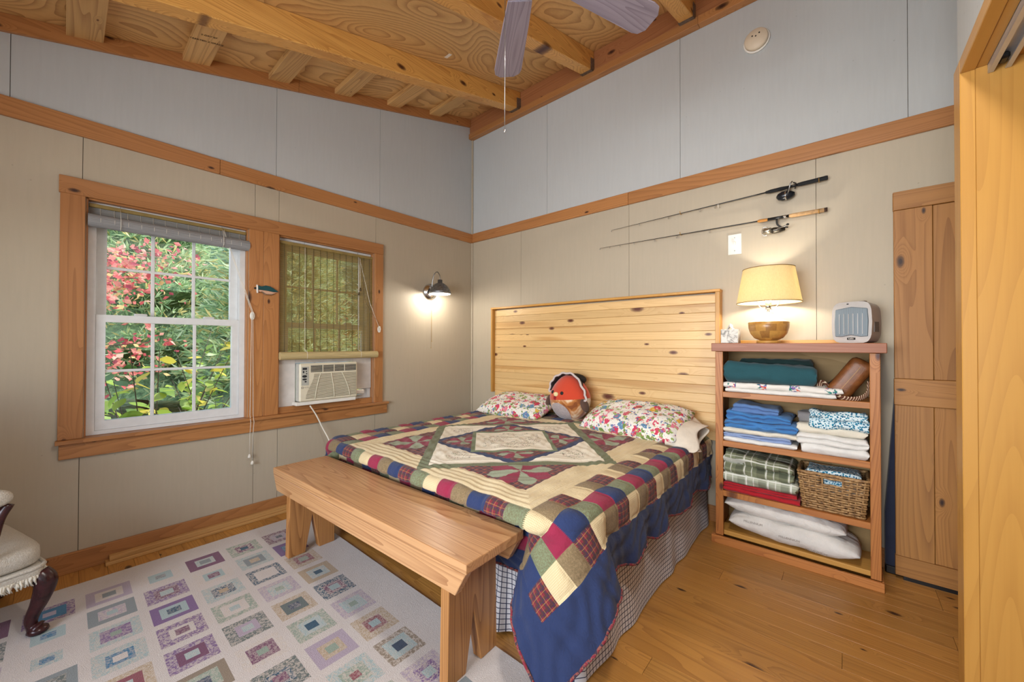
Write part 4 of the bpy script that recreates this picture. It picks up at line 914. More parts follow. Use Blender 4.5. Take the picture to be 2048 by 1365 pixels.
# wicker basket
bk = empty('wicker_basket', (3.16, -.185, SH[2]), label='rectangular brown wicker basket holding blue dotted fabric', cat='basket')
def basket():
    t = NT('wicker'); v = t.obj(); c = t.ramp(t.noise(v, 60, 3), [(.3, lin('#5d4026')), (.5, lin('#9a7448')), (.7, lin('#bd9766'))]); t.principled(c, .6, 0.0, t.bump(t.noise(v, 150, 2), .3, .003)); mw = t.m
    H = .205; rows = 16; parts = []
    def cornerpath(h, ph, amp):
        k = h/H; hx, hy = .128+.020*k, .098+.012*k; pts = []
        n = 15
        for (ax, ay, bx_, by_, nx_, ny_) in ((-hx, -hy, hx, -hy, 0, -1), (hx, -hy, hx, hy, 1, 0), (hx, hy, -hx, hy, 0, 1), (-hx, hy, -hx, -hy, -1, 0)):
            for i in range(n):
                f = i/n; w = amp*math.sin(f*math.pi*9+ph); pts.append((ax+(bx_-ax)*f+nx_*w, ay+(by_-ay)*f+ny_*w, h))
        pts.append(pts[0]); return pts
    for r in range(rows):
        h = .008+r*(H-.012)/(rows-1)
        pts = cornerpath(h, math.pi*(r % 2), .0045)
        if 12 <= r <= 13:   # hand hold in the front side
            a = [p for p in pts if not (p[1] < -.08 and abs(p[0]) < .036)]
            i0 = next(i for i in range(len(pts)) if pts[i][1] < -.08 and abs(pts[i][0]) < .036); a = a[i0:]+a[:i0]; pts = a
        parts.append(sweep(pts, .0062, 5))
    mesh('weave', *merge(parts), mw, bk, True)
    st = []
    for (n, along, c) in ((10, 'x', -1), (10, 'x', 1), (7, 'y', -1), (7, 'y', 1)):
        for i in range(n):
            f = -1+2*(i+.5)/n
            pts = [((f*(.128+.02*k) if along == 'x' else c*(.128+.02*k)), (c*(.098+.012*k) if along == 'x' else f*(.098+.012*k)), .004+(H-.006)*k) for k in (0, .5, 1)]
            if along == 'x' and c < 0 and abs(f) < .28: pts = [pts[0], pts[1], tuple(.5*(pts[1][q]+pts[2][q]) for q in range(3))]
            st.append(sweep(pts, .0045, 5))
    mesh('stakes', *merge(st), mw, bk, True)
    tube('rim', cornerpath(H, 0, .002), .008, mw, bk, 6); box('base', -.125, .125, -.095, .095, .001, .006, mw, bk, 0)
    f = folded('folded_fabric', -.115, .12, -.075, .08, .10, .118, MDOT, 2, 44, .010, .012, label='blue dotted fabric lying in the wicker basket', group=GL); f.location = Vector(f.location)+Vector(bk.location)
basket()
# brown bag with striped strap and a black cable
bag = empty('leather_bag', (3.24, -.17, SH[0]), label='brown leather bag leaning in the top shelf corner with striped strap', cat='bag')
MLE = plain('brown_leather', '#7d4a24', .4, var=.18, scale=30, bump=.2)
bo = mesh('body', *bevelled(*boxvf(-.055, .055, -.06, .06, 0, .235), .035, 3), MLE, bag, True); bo.rotation_euler = (0, math.radians(33), 0); bo.location = (-.005, -.03, .112)
tube('stitching', [tuple(Vector((-.005, -.03, .112))+Matrix.Rotation(math.radians(33), 3, 'Y') @ Vector((-.0, -.0612, zz))) for zz in (-.085, -.03, .03, .085)], .0013, plain('cream_thread', '#d2a878', .8), bag, 5)
def stripes():
    t = NT('striped_strap'); u = t.sep(t.obj(False)); k = t.math('FRACT', t.math('MULTIPLY', t.math('ADD', u[0], u[1]), 90)); c = t.mix(t.math('LESS_THAN', k, .3), lin('#5d3220'), lin('#d8c3a6')); t.principled(c, .8); return t.m
MSTR = stripes()
tube('strap', spline([(-.10, -.02, .012), (-.135, -.03, .05), (-.125, -.035, .085), (-.10, -.05, .07), (-.075, -.085, .028), (-.03, -.115, .010), (.03, -.120, .014), (.066, -.10, .045), (.072, -.07, .10)], 48), .014, MSTR, bag, 8, flat=(.25, 1.0))
cb = tube('power_cable', spline([(3.125, -.12, .975), (3.13, -.11, 1.01), (3.17, -.10, 1.055), (3.22, -.095, 1.06), (3.205, -.10, 1.03), (3.15, -.115, 1.0), (3.14, -.12, .965), (3.16, -.11, .958)], 40), .0026, M_BLACK, None, 6); tag(cb, 'thin black cable looped behind the leather bag', 'cable')

# ================================================================== ON THE BOOKCASE: lamp, tissue box, heater
TZB = 1.262; LX, LY = 2.858, -.190
lamp = empty('table_lamp', (LX, LY, TZB), label='lit table lamp with wooden bowl base and linen shade', cat='lamp')
MBOWL = None
def bowl_mat():
    t = NT('parquet_wood'); o = t.obj(False); s = t.sep(o); ang = t.math('ARCTAN2', s[1], s[0]); row = t.math('FLOOR', t.math('MULTIPLY', s[2], 24)); col = t.math('FLOOR', t.math('MULTIPLY_ADD', ang, 1.9, t.math('MULTIPLY', row, .37)))
    w = t.n('ShaderNodeTexWhiteNoise', noise_dimensions='2D'); cb_ = t.n('ShaderNodeCombineXYZ'); t.put(cb_.inputs[0], row); t.put(cb_.inputs[1], col); t.put(w.inputs['Vector'], cb_.outputs[0])
    c = t.ramp(w.outputs[0], [(0, lin('#c08c4a')), (.35, lin('#e0ac58')), (.7, lin('#a87840')), (1, lin('#e6ba68'))]); c = t.mix(t.math('MULTIPLY', t.noise(o, 90, 3), .4), c, lin('#6a4420'), 'MULTIPLY'); t.principled(c, .3); return t.m
lathe('foot', [(.0, .0), (.062, 0), (.064, .004), (.062, .016), (.0, .016)], wood(P_JAMB, 'x', 12, 8, .4, .1, .4, .4), lamp, n=40, caps=False)
lathe('bowl', [(.0, .016), (.045, .017), (.075, .032), (.096, .060), (.106, .095), (.108, .128), (.104, .131), (.0, .131)], bowl_mat(), lamp, n=48, caps=False)
lathe('neck', [(.102, .131), (.085, .140), (.050, .158), (.030, .172), (.026, .186), (.026, .190), (.0, .190)], plain('white_ceramic', '#e9e3d8', .3, var=.03), lamp, n=40, caps=False)
lathe('socket', [(.007, .19), (.007, .208), (.016, .21), (.016, .25), (.0, .252)], M_CHROME, lamp, n=20, caps=False)
tube('harp', spline([(-.016, 0, .205), (-.055, 0, .245), (-.055, 0, .33), (-.02, 0, .415), (0, 0, .425), (.02, 0, .415), (.055, 0, .33), (.055, 0, .245), (.016, 0, .205)], 40), .002, M_CHROME, lamp, 6)
lathe('bulb', [(.0, .252), (.014, .254), (.018, .27), (.030, .295), (.032, .315), (.022, .338), (.0, .346)], glow_bulb('bulb_glow', '#ffe6b8', 6), lamp, n=20, caps=False)
def shade_mat():
    t = NT('linen_shade'); v = t.obj(False); n = t.noise(v, 160, 3); m = t.n('ShaderNodeMapping'); t.put(m.inputs[0], v); m.inputs['Scale'].default_value = (250, 250, 25); n2 = t.noise(m.outputs[0], 1, 3)
    c = t.mix(t.math('MULTIPLY', t.math('ADD', n, n2), .5), lin('#cdbd94'), lin('#efe4c8')); d = t.n('ShaderNodeBsdfDiffuse'); tr = t.n('ShaderNodeBsdfTranslucent'); t.put(d.inputs[0], c); t.put(tr.inputs[0], c)
    mx = t.n('ShaderNodeMixShader'); mx.inputs[0].default_value = .55; t.put(mx.inputs[1], d.outputs[0]); t.put(mx.inputs[2], tr.outputs[0]); t.t.links.new(mx.outputs[0], t.out.inputs[0]); return t.m
sh = lathe('shade', [(.170, .250), (.1695, .254), (.136, .456), (.1355, .460)], shade_mat(), lamp, n=56, caps=False); md = sh.modifiers.new('t', 'SOLIDIFY'); md.thickness = .0025
for r, zz in ((.170, .250), (.1355, .460)): tube('shade_trim', [(r*math.cos(a), r*math.sin(a), zz) for a in np.linspace(0, 2*math.pi, 57)], .0022, plain('tan_trim', '#8a6a3a', .8), lamp, 6)
ll = light('table_lamp_bulb', 'POINT', (LX, LY, TZB+.31), 7.5, (1.0, .92, .78), shadow_soft_size=.03)
tis = empty('tissue_box', (2.66, -.235, TZB), math.radians(3), label='small grey and white tissue box beside the lamp', cat='tissue box')
tm = NT('tissue_print'); v_ = tm.obj(False); tm.principled(tm.ramp(tm.noise(v_, 30, 3, .6, 1.5), [(.35, lin('#8f8c88')), (.5, lin('#d5d1ca')), (.7, lin('#ebe7e0'))]), .6)
box('carton', -.048, .048, -.055, .055, 0, .088, tm.m, tis, .002)
def tissue():
    V = []; n = 9
    for i in range(n):
        for j in range(n):
            u, v = -1+2*i/(n-1), -1+2*j/(n-1); V.append((u*.022+.01*nz(u*2, v*2), v*.030, .088+.038*max(0, 1-abs(u)-.25*abs(v))+.012*nz(u*3, v*3, 4)))
    o = npmesh('tissue', np.array(V), gridvf(n, n), cloth('tissue_paper', '#f2f0ec'), tis)
tissue()
htr = empty('space_heater', (3.262, -.175, TZB), math.radians(-20), label='small silver ceramic space heater with rounded top', cat='heater')
MSIL = plain('silver_plastic', '#b9b4b2', .35, .25, .04); MDKS = plain('dark_grey_plastic', '#3a3634', .5, var=.1); MGRL = None
def heater():
    # body: side profile rounded towards the back, extruded sideways with swelling sides
    V = []; n = 24; m = 9
    for j in range(m):
        f = -1+2*j/(m-1)
        for k in range(n):
            a = 2*math.pi*k/n; sgn = lambda q, p: math.copysign(abs(q)**p, q)
            zz = .113+.113*sgn(math.sin(a), .42); sw = 1+.06*math.sin(math.pi*zz/.226)
            V.append((.083*sgn(math.cos(a), .36)*sw*(1-.0*f), f*.060, zz*(1-.03*(f+1)/2)))
    F = [(j*n+k, j*n+(k+1) % n, (j+1)*n+(k+1) % n, (j+1)*n+k) for j in range(m-1) for k in range(n)]+[tuple(range(n-1, -1, -1)), tuple((m-1)*n+k for k in range(n))]
    o = mesh('body', V, F, MSIL, htr, True); md = o.modifiers.new('es', 'EDGE_SPLIT'); md.split_angle = math.radians(60)
    bk_ = [(x*.99, .062, z) for x, y, z in V[(m-1)*n:]]; vb = [(x*.99, .060, z) for x, y, z in V[(m-1)*n:]]+[(x*.93, .074, .113+(z-.113)*.93) for x, y, z in V[(m-1)*n:]]
    mesh('back_shell', vb, [(k, (k+1) % n, n+(k+1) % n, n+k) for k in range(n)]+[tuple(range(n, 2*n))], MDKS, htr, True)
    t = NT('heater_grille'); s = t.sep(t.obj(False)); ln = t.math('LESS_THAN', t.math('FRACT', t.math('MULTIPLY', s[0], 210)), .45); t.principled(t.mix(t.math('MULTIPLY', ln, .6), lin('#8d99a3'), lin('#4f5961')), .35, .4)
    g = prism('grille', [(-.071, .036), (-.04, .034), (0, .044), (.04, .034), (.071, .036), (.074, .12), (.070, .186), (0, .198), (-.070, .186), (-.074, .12)], -.0645, -.058, 'y', t.m, htr, .003)
    for x in np.linspace(-.05, .05, 6): box('grille_rib', x-.0012, x+.0012, -.0665, -.0640, .05, .16, MSIL, htr, 0)
    box('badge', -.018, .018, -.0640, -.058, .018, .030, MBK, htr, .002)
    text_mesh('badge_lettering', 'Lasko', .0095, M_WHITEP, htr, Matrix(((1, 0, 0, 0), (0, 0, -1, -.0645), (0, 1, 0, .0242), (0, 0, 0, 1))))
    ellipsoid('indicator', (-.015, -.056, .214), (.008, .006, .004), MBK, htr, 12, 8)
    for x in (-.035, .03): lathe('knob', [(.0, .222), (.018, .222), (.017, .230), (.0, .231)], M_CHROME, htr, (x, .0, 0), 20, caps=False)
    prism('warning_label', [(-.03, .06), (.03, .06), (.03, .115), (-.03, .115)], .0868, .0880, 'x', plain('label_grey', '#8d8886', .6), htr)
    for i in range(7): box('label_line', .0878, .0886, -.028, .022+.006*(i % 2), .064+i*.0072, .0665+i*.0072, MDKS, htr, 0)
heater()

# ================================================================== LEANING DOOR AND NAVY PAD
pd = empty('plank_door', (3.70, -.10, .02), label='knotty wooden plank door standing against the wall behind the closet partition', cat='door')
MDZ = wood(P_DOOR, 'z', 34, 4, .25, .55, .5, .5, .4, .9, .14, 'y', 1.2); MDX = wood(P_DOOR, 'x', 30, 6, .25, .25, .5, .5, .4, 1.0, .1, 'y')
DX0, DX1 = 3.4165, 3.985
def D(o): return adopt(o, pd)
cuts = [DX0, 3.562, 3.705, 3.850, DX1]
for i, (a, b) in enumerate(zip(cuts, cuts[1:])):
    for z0, z1 in ((.125, .930), (1.072, 1.978)): D(box('plank', a+.001, b-.001, -.104 if i % 2 == 0 else -.098, -.080, z0, z1, MDZ))
for z0, z1 in ((.022, .124), (.931, 1.071), (1.979, 2.078)): D(box('rail', DX0-.001, DX1, -.108, -.079, z0, z1, MDX))
D(box('gap_shade', DX0+.03, DX1-.02, -.100, -.084, .0, .0215, M_BLACK, b=0))  # black strip stands in for the shade in the gap under the door
pad = empty('folding_pad', (3.42, -.045, 0), label='dark navy folded pad standing between the bookcase and the plank door', cat='pad')
MNV = cloth('navy_nylon', '#262c42', wr=.6)
adopt(prism('cover', [(3.378, .045), (3.47, .045), (3.47, 1.07), (3.425, 1.07), (3.378, .33)], -.074, -.024, 'y', MNV, None, .01, 2), pad); adopt(box('foot_rail', 3.378, 3.47, -.07, -.024, .0, .044, M_BLACK, b=.006), pad)
# ================================================================== ON THE HEADBOARD WALL
def rod(tip, butt, y, label, kind):
    A, Bq = ony(*tip, y), ony(*butt, y); d = Bq-A; Lr = np.linalg.norm(d); d = d/Lr
    r = empty('fishing_rod', tuple(A+d*Lr*.9), label=label, cat='fishing rod', group='fishing rods on the wall'); base = np.array(r.location); nrm = np.array([d[2], 0, -d[0]])   # downwards
    def P(s, off=0.0, yy=0.0): q = A+d*Lr*s+nrm*off-base; return (q[0], q[1]+yy, q[2])
    hs = .775
    tube('blank', [P(s, .012*(1-s)**2*0) for s in np.linspace(0, hs+.01, 12)], [.0012+.0032*s for s in np.linspace(0, 1, 12)], M_BLACK, r, 8)
    for s in ((.0, .17, .33, .49, .56) if kind else (.0, .06, .12, .20, .31, .42, .57)):
        rr = .0045+.010*s; tube('line_guide', [tuple(np.array(P(s, rr+.003))+np.array([rr*math.cos(a)*.3, rr*math.cos(a), 0])+nrm*rr*math.sin(a)) for a in np.linspace(0, 2*math.pi, 13)], .0011, M_METAL, r, 5)
    if kind:
        tube('fore_grip', [P(s) for s in (hs, hs+.02, hs+.06, hs+.085)], [.008, .012, .012, .009], plain('black_foam', '#191a1d', .9), r, 12); tube('reel_seat', [P(s) for s in (hs+.085, .90)], .0085, M_BLACK, r, 10); tube('grip', [P(s) for s in (.895, .91, .96, .995, 1.0)], [.010, .0125, .0125, .0135, .011], plain('black_foam', '#191a1d', .9), r, 12)
        rl = tube('reel', [P(s, .050) for s in (.815, .822, .838, .858, .872, .884)], [.006, .020, .029, .029, .022, .010], plain('reel_black', '#20242b', .25, .3), r, 16); 
        tube('reel_foot', [P(.865, .0), P(.858, .028)], .006, M_BLACK, r, 8); tube('reel_handle', [P(.860, .05, -.03), P(.866, .035, -.05), P(.872, .0, -.055), P(.880, -.012, -.055)], .004, M_METAL, r, 6); tube('thumb_lever', spline([P(.885, .02), P(.890, -.008), P(.880, -.022)], 8), .004, M_BLACK, r, 6); tube('reel_band', [P(.848, .05), P(.853, .05)], .0298, M_CHROME, r, 16)
    else:
        ck = plain('cork', '#cda678', .9, var=.15, scale=60)
        tube('fore_grip', [P(s) for s in (.762, .768, .795, .80)], [.006, .010, .010, .008], plain('amber_cork', '#b9803c', .7), r, 12); tube('reel_seat', [P(s) for s in (.80, .875)], .0095, M_BLACK, r, 10); tube('seat_ring', [P(s) for s in (.855, .868)], .0105, M_CHROME, r, 12)
        tube('grip', [P(s) for s in (.875, .885, .99)], [.010, .0125, .0125], ck, r, 12); tube('butt_cap', [P(s) for s in (.99, 1.0)], .0128, plain('butt_rubber', '#3a2418', .8), r, 12)
        tube('reel_stem', spline([P(.832, .008), P(.834, .04), P(.848, .062), P(.872, .070)], 12), [.005]*13, M_BLACK, r, 8)
        tube('reel_spool', [P(s, .076) for s in (.782, .787, .80, .812, .815)], [.014, .021, .019, .021, .012], plain('silver_spool', '#b9b5a8', .25, .9), r, 18); tube('reel_body', [P(s, .078) for s in (.815, .822, .845, .862)], [.018, .020, .017, .008], plain('gunmetal', '#4a4640', .3, .8), r, 14)
        tube('reel_bail', spline([P(.80, .052), P(.785, .048), P(.778, .075), P(.785, .102), P(.80, .102)], 20), .002, M_CHROME, r, 6); tube('reel_handle', [P(.838, .078, -.02), P(.838, .078, -.045), P(.866, .072, -.05), P(.872, .068, -.055)], .0035, M_METAL, r, 6); ellipsoid('handle_knob', P(.874, .068, -.062), (.008, .008, .007), M_BLACK, r, 10, 8)
rod((1223, 461), (1656, 355), -.035, 'upper black fishing rod with closed black reel on wall hooks', 1)
rod((1200, 497), (1655, 419), -.035, 'lower fishing rod with cork grip and open spinning reel', 0)
hk = 0
for (px, py, lb) in ((1361, 425.5, 'left hook holding the upper fishing rod'), (1638, 360, 'right hook holding the upper fishing rod'), (1361, 467, 'left hook holding the lower fishing rod'), (1638, 422.5, 'right hook holding the lower fishing rod'), (1437, 412, 'empty clear hook below the upper fishing rod')):
    p = ony(px, py, -.035); h = tube('wall_hook', spline([(p[0], -.001, p[2]-.004), (p[0], -.02, p[2]-.010), (p[0], -.035, p[2]-.0105), (p[0], -.047, p[2]-.004), (p[0], -.048, p[2]+.007)], 14), .0022, M_BRASS if lb[0] != 'e' else M_WHITEP, None, 6); tag(h, 'small brass '+lb if lb[0] != 'e' else 'small white empty hook below the upper fishing rod', 'hook', 'hooks for the fishing rods')
sw = empty('light_switch', (2.641, 0, 1.948), label='white light switch above the table lamp', cat='switch')
box('plate', -.041, .041, -.007, 0, -.070, .070, M_WHITEP, sw, .003, 2); box('toggle', -.006, .006, -.020, -.006, -.004, .018, M_WHITEP, sw, .002)
for z in (-.045, .045): lathe('screw', [(0, -.0085), (.003, -.0085), (.003, -.006)], M_METAL, sw, (0, 0, z), 10, 'y', caps=False)
sd = empty('smoke_detector', (2.775, 0, 3.298), label='round cream smoke detector high on the grey wall', cat='smoke detector')
lathe('base', [(.0, -.001), (.076, -.001), (.077, -.012), (.074, -.014), (.0, -.014)], M_WHITEP, sd, n=40, axis='y', caps=False); lathe('cover', [(.0, -.0145), (.069, -.0145), (.068, -.034), (.062, -.042), (.0, -.044)], plain('cream_plastic', '#ddcdb6', .5, var=.03), sd, n=40, axis='y', caps=False)
for x, z in ((-.02, .02), (.02, .025), (0, .012)): lathe('vent_hole', [(.0, -.0452), (.0045, -.0452), (.0045, -.043)], MBK, sd, (x, 0, z), 10, 'y', caps=False)

# ================================================================== SCONCE
sc = empty('wall_sconce', (0, -.592, 1.785), label='lit galvanised gooseneck wall lamp beside the window', cat='wall lamp')
lathe('backplate', [(.0, .0), (.082, .0), (.082, .012), (.066, .020), (.062, .030), (.040, .036), (.0, .037)], M_CHROME, sc, n=40, axis='x', caps=False)
tube('gooseneck', spline([(.035, 0, .02), (.045, 0, .10), (.075, 0, .175), (.120, 0, .192), (.157, 0, .155), (.165, 0, .105)], 30), .0055, M_METAL, sc, 10)
shp = [(.020, .108), (.022, .075), (.036, .070), (.060, .055), (.088, .022), (.104, -.012), (.108, -.030)]
s_ = lathe('shade', shp, M_GALV, sc, (.165, 0, 0), 44, caps=False); md = s_.modifiers.new('t', 'SOLIDIFY'); md.thickness = .003; md.offset = -1
inn = lathe('shade_lining', [(max(.004, r-.005), h-.004) for r, h in shp], plain('white_enamel', '#f2f0ea', .4, var=.02), sc, (.165, 0, 0), 44, caps=False)
ellipsoid('bulb', (.165, 0, -.002), (.030, .030, .036), glow_bulb('sconce_bulb_glow', '#fff1dc', 8), sc, 18, 12)
light('wall_sconce_bulb', 'POINT', (.165, -.592, 1.742), 8, (1.0, .93, .82), shadow_soft_size=.028)
for y, zz in ((-.004, -.565), (.005, -.50)):
    tube('pull_chain', [(.030, y, -.07), (.031, y, -.25), (.030, y, zz)], .0011, M_BRASS, sc, 5); ellipsoid('chain_knob', (.030, y, zz-.004), (.003, .003, .005), M_BRASS, sc, 8, 6)

# ================================================================== BLINDS
def slat_mat(name, col, trans, gap):
    t = NT(name); v = t.obj(False); m = t.n('ShaderNodeMapping'); t.put(m.inputs[0], v); m.inputs['Scale'].default_value = (1, 6, 300); c = t.ramp(t.noise(m.outputs[0], 1, 3), [(.3, tuple(x*.65 for x in lin(col)[:3])+(1,)), (.7, lin(col))])
    d = t.n('ShaderNodeBsdfDiffuse'); s = t.n('ShaderNodeBsdfTranslucent'); t.put(d.inputs[0], c); t.put(s.inputs[0], c); mx = t.n('ShaderNodeMixShader'); mx.inputs[0].default_value = trans; t.put(mx.inputs[1], d.outputs[0]); t.put(mx.inputs[2], s.outputs[0]); t.t.links.new(mx.outputs[0], t.out.inputs[0]); return t.m
def slats(name, y0, y1, z0, z1, xt, xb, pitch, hgt, mat, parent):
    V, F = [], []; n = int((z1-z0)/pitch)
    for i in range(n):
        z = z1-i*pitch; f = i/n; x = xt+(xb-xt)*f; v, q = boxvf(x-.0007, x+.0007, y0, y1, z-hgt, z); k = len(V); V += v; F += [tuple(a+k for a in t) for t in q]
    o = mesh(name, V, F, mat, parent); o['kind'] = 'stuff'; return o
def rollmesh(y0, y1, c, r, ribs):
    V = []; n = 40; m = 9
    for j in range(m):
        for k in range(n): a = 2*math.pi*k/n; rr = r*(1+ribs*(k % 2)); V.append((c[0]+rr*math.cos(a), y0+(y1-y0)*j/(m-1), c[1]+rr*math.sin(a)))
    F = [(j*n+k, (j+1)*n+k, (j+1)*n+(k+1) % n, j*n+(k+1) % n) for j in range(m-1) for k in range(n)]+[tuple(range(n)), tuple((m-1)*n+k for k in range(n-1, -1, -1))]
    return V, F
MOLV = plain('olive_bamboo', '#8f7a46', .6, var=.1); MSTRG = plain('blind_string', '#6a6040', .8)
b1 = empty('bamboo_blind', (-.02, -2.57, 2.04), label='rolled-up pale slatted blind at the top of the left window', cat='blind', group='window blinds'); ML = slat_mat('pale_slats', '#b9b9b8', .45, 0); MLR = slat_mat('pale_roll', '#a9aaac', .12, 0)
def b1a(o): return adopt(o, b1)
b1a(box('head_rail', -.034, -.012, -2.944, -2.190, 2.026, 2.046, MOLV)); s1 = slats('slats', -2.942, -2.192, 1.955, 2.025, -.022, -.022, .0062, .0056, ML, None); b1a(s1)
b1a(mesh('roll', *rollmesh(-2.949, -2.176, (-.006, 1.948), .036, .03), MLR, None, False))
for y in np.linspace(-2.90, -2.23, 13): b1a(tube('string', [(-.020, y, 2.026), (-.018, y, 1.985), (.012, y, 1.981), (.031, y, 1.955), (.030, y, 1.935)], .0009, M_CORD, None, 4))
for y in (-2.82, -2.33):
    b1a(tube('hook', [(-.02, y, 2.070), (-.02, y, 2.040)], .0016, M_METAL, None, 5)); b1a(tube('lift_cord', [(-.010, y, 2.036), (.034, y, 1.97), (.036, y, 1.93), (.01, y, 1.908)], .0013, M_CORD, None, 5))
cleat_y, cleat_z = -2.158, 1.450
b1a(tube('pull_cord', [(-.008, -2.32, 2.03), (.030, -2.25, 1.77), (.034, cleat_y, cleat_z+.03), (.036, cleat_y+.006, .75), (.052, cleat_y+.008, .70), (.036, cleat_y+.006, .60), (.030, cleat_y+.006, .42)], .0016, M_CORD, None, 6)); b1a(tube('pull_cord', [(-.010, -2.325, 2.03), (.026, -2.255, 1.77), (.030, cleat_y-.006, cleat_z+.03), (.033, cleat_y-.012, .75), (.052, cleat_y-.012, .70), (.034, cleat_y-.012, .60), (.028, cleat_y-.012, .47)], .0016, M_CORD, None, 6))
for y, zz in ((cleat_y+.006, .41), (cleat_y-.012, .46)): b1a(lathe('cord_tassel', [(.0, .012), (.004, .012), (.010, -.004), (.010, -.014), (.0, -.014)], M_CORD, None, (.029, y, zz), 14, caps=False))
def cleat(y, z, label):
    c = empty('cord_cleat', (.0215, y, z), label=label, cat='cord cleat', group='cord cleats'); ellipsoid('plate', (.004, 0, 0), (.004, .016, .030), M_WHITEP, c, 18, 12); tube('horn', spline([(.006, 0, -.008), (.018, .0, -.012), (.018, 0, -.026)], 8), .0035, M_WHITEP, c, 8); tube('horn', spline([(.006, 0, .008), (.018, .0, .012), (.018, 0, .026)], 8), .0035, M_WHITEP, c, 8)
cleat(cleat_y, cleat_z, 'white cord cleat on the board between the windows'); cleat(-1.172, 1.385, 'white cord cleat on the casing right of the bamboo shade')
b2 = empty('bamboo_blind', (.0, -1.6, 2.02), label='lowered olive bamboo shade over the air conditioner', cat='blind', group='window blinds'); MO = slat_mat('olive_slats', '#dcc684', .70, 0)
def b2a(o): return adopt(o, b2)
b2a(box('head_rail', -.020, .0, -1.978, -1.222, 2.012, 2.034, MOLV)); b2a(slats('slats', -1.976, -1.224, 1.175, 2.012, -.008, .004, .0078, .0057, MO, None)); b2a(mesh('roll', *rollmesh(-1.985, -1.200, (.036, 1.160), .029, .03), slat_mat('olive_roll', '#d6c290', .1, 0), None, False))
for y in np.linspace(-1.945, -1.255, 14): b2a(tube('string', [(-.004, y, 2.012), (.0, y, 1.60), (.008, y, 1.180)], .0019, MSTRG, None, 4))
for y in (-1.80, -1.36): b2a(tube('lift_cord', [(.004, y, 2.012), (.008, y, 1.6), (.014, y, 1.195), (.060, y, 1.188), (.067, y, 1.16), (.058, y, 1.136)], .0015, M_CORD, None, 5)); b2a(tube('hook', [(-.01, y, 2.066), (-.01, y, 2.03)], .0016, M_METAL, None, 5))
b2a(tube('pull_cord', [(.006, -1.35, 2.0), (.020, -1.262, 1.62), (.030, -1.178, 1.41), (.030, -1.172, 1.385)], .0015, M_CORD, None, 5)); b2a(tube('pull_cord', [(.006, -1.352, 2.0), (.016, -1.300, 1.62), (.030, -1.180, 1.44), (.030, -1.176, 1.37)], .0015, plain('brown_cord', '#6a5030', .8), None, 5))
for y, zz in ((-1.358, 1.69), (-1.345, 1.73)): b2a(tube('tilt_cord', [(.008, y, 2.0), (.012, y, zz)], .0013, M_CORD, None, 5)); b2a(lathe('cord_tassel', [(.0, .014), (.003, .014), (.008, -.004), (.008, -.014), (.0, -.014)], plain('dark_tassel', '#4a3c22', .6), None, (.014, y, zz), 12, caps=False))

# ================================================================== AIR CONDITIONER
ac = empty('air_conditioner', (.03, -1.626, .803), label='cream window air conditioner below the bamboo shade', cat='air conditioner')
MAC = plain('cream_ac_plastic', '#ddd6c0', .45, var=.03); MACD = plain('ac_dark', '#20242a', .6); MACP = plain('panel_board', '#d3ccc6', .7, var=.08, scale=9); MACS = plain('ac_slot_shade', '#6a6048', .7)
W_, H_ = .231, .298
def bx_(n, x0, x1, y0, y1, z0, z1, m, b=.001): return box(n, x0, x1, y0, y1, z0, z1, m, ac, b)
bx_('cabinet', -.42, .012, -W_+.006, W_-.006, .004, H_-.004, plain('ac_metal', '#c9c8c2', .5, .2)); bx_('front_face', .013, .036, -W_, W_, 0, H_, MAC, .010)
bx_('vent_shade', .0362, .0374, -.150, .216, .228, .282, MACD, 0)  # dark plate on the face, shade of the vent recess put in as colour
for i in range(5): bx_('vent_slat', .0374, .043, -.150, .216, .2345+i*.0105, .2375+i*.0105, MAC, .0006)
for y in (-.06, .03, .115): bx_('vent_bar', .0374, .044, y-.0018, y+.0018, .228, .282, MAC, .0004)
for i in range(19):
    z = .024+i*.0102; y0 = -.165+.06*smooth01(i/18)-.02; 
    bx_('slot_shade', .0355, .0368, y0, .220, z, z+.0042, MACS, 0)  # raised dark strips imitate the shade inside the grooves
for y0, y1 in ((-.115, -.075), (.035, .008), (.165, .095)):
    tube('grille_rib', [(.0372, y0+(y1-y0)*f**1.5, .018+.200*f) for f in np.linspace(0, 1, 10)], .0042, MAC, ac, 8, flat=(1, .6))
bx_('control_panel', .0358, .0372, -.217, -.163, .128, .272, plain('panel_grey', '#b3b4ac', .5), .0005); bx_('display', .0372, .038, -.210, -.178, .248, .264, MACD, .0003)
for (y, z, ry, rz) in ((-.203, .232, .006, .009), (-.182, .236, .005, .005), (-.181, .218, .005, .005), (-.195, .198, .018, .010), (-.195, .175, .017, .007), (-.188, .157, .008, .006)): ellipsoid('button', (.0375, y, z), (.002, ry, rz), MACD, ac, 14, 8)
prism('emblem', [(-.217, .104), (-.203, .104), (-.203, .118), (-.217, .118)], .036, .0366, 'x', MDKS, ac); prism('emblem_inner', [(-.2145, .1065), (-.2055, .1065), (-.2055, .1155), (-.2145, .1155)], .0366, .0369, 'x', MAC, ac)
text_mesh('lettering', 'MAYTAG', .009, plain('grey_print', '#8a8578', .7), ac, Matrix(((0, 0, 1, .0364), (1, 0, 0, -.180), (0, 1, 0, .111), (0, 0, 0, 1))))
bx_('side_filler', -.055, -.048, -.352, -W_-.001, -.03, .37, MACP); bx_('side_filler', -.055, -.048, W_+.001, .400, .055, .37, MACP); bx_('sill_strip', -.05, .028, -W_-.02, W_-.01, -.026, -.001, M_WHITEP, .003); bx_('foam_scrap', -.05, -.02, W_+.005, W_+.095, .012, .05, M_WHITEP, .008); bx_('top_filler', -.055, -.048, -W_, W_, H_+.001, .37, MACP)
bx_('sill_block', -.075, -.03, -.352, .402, -.076, -.030, MTY)
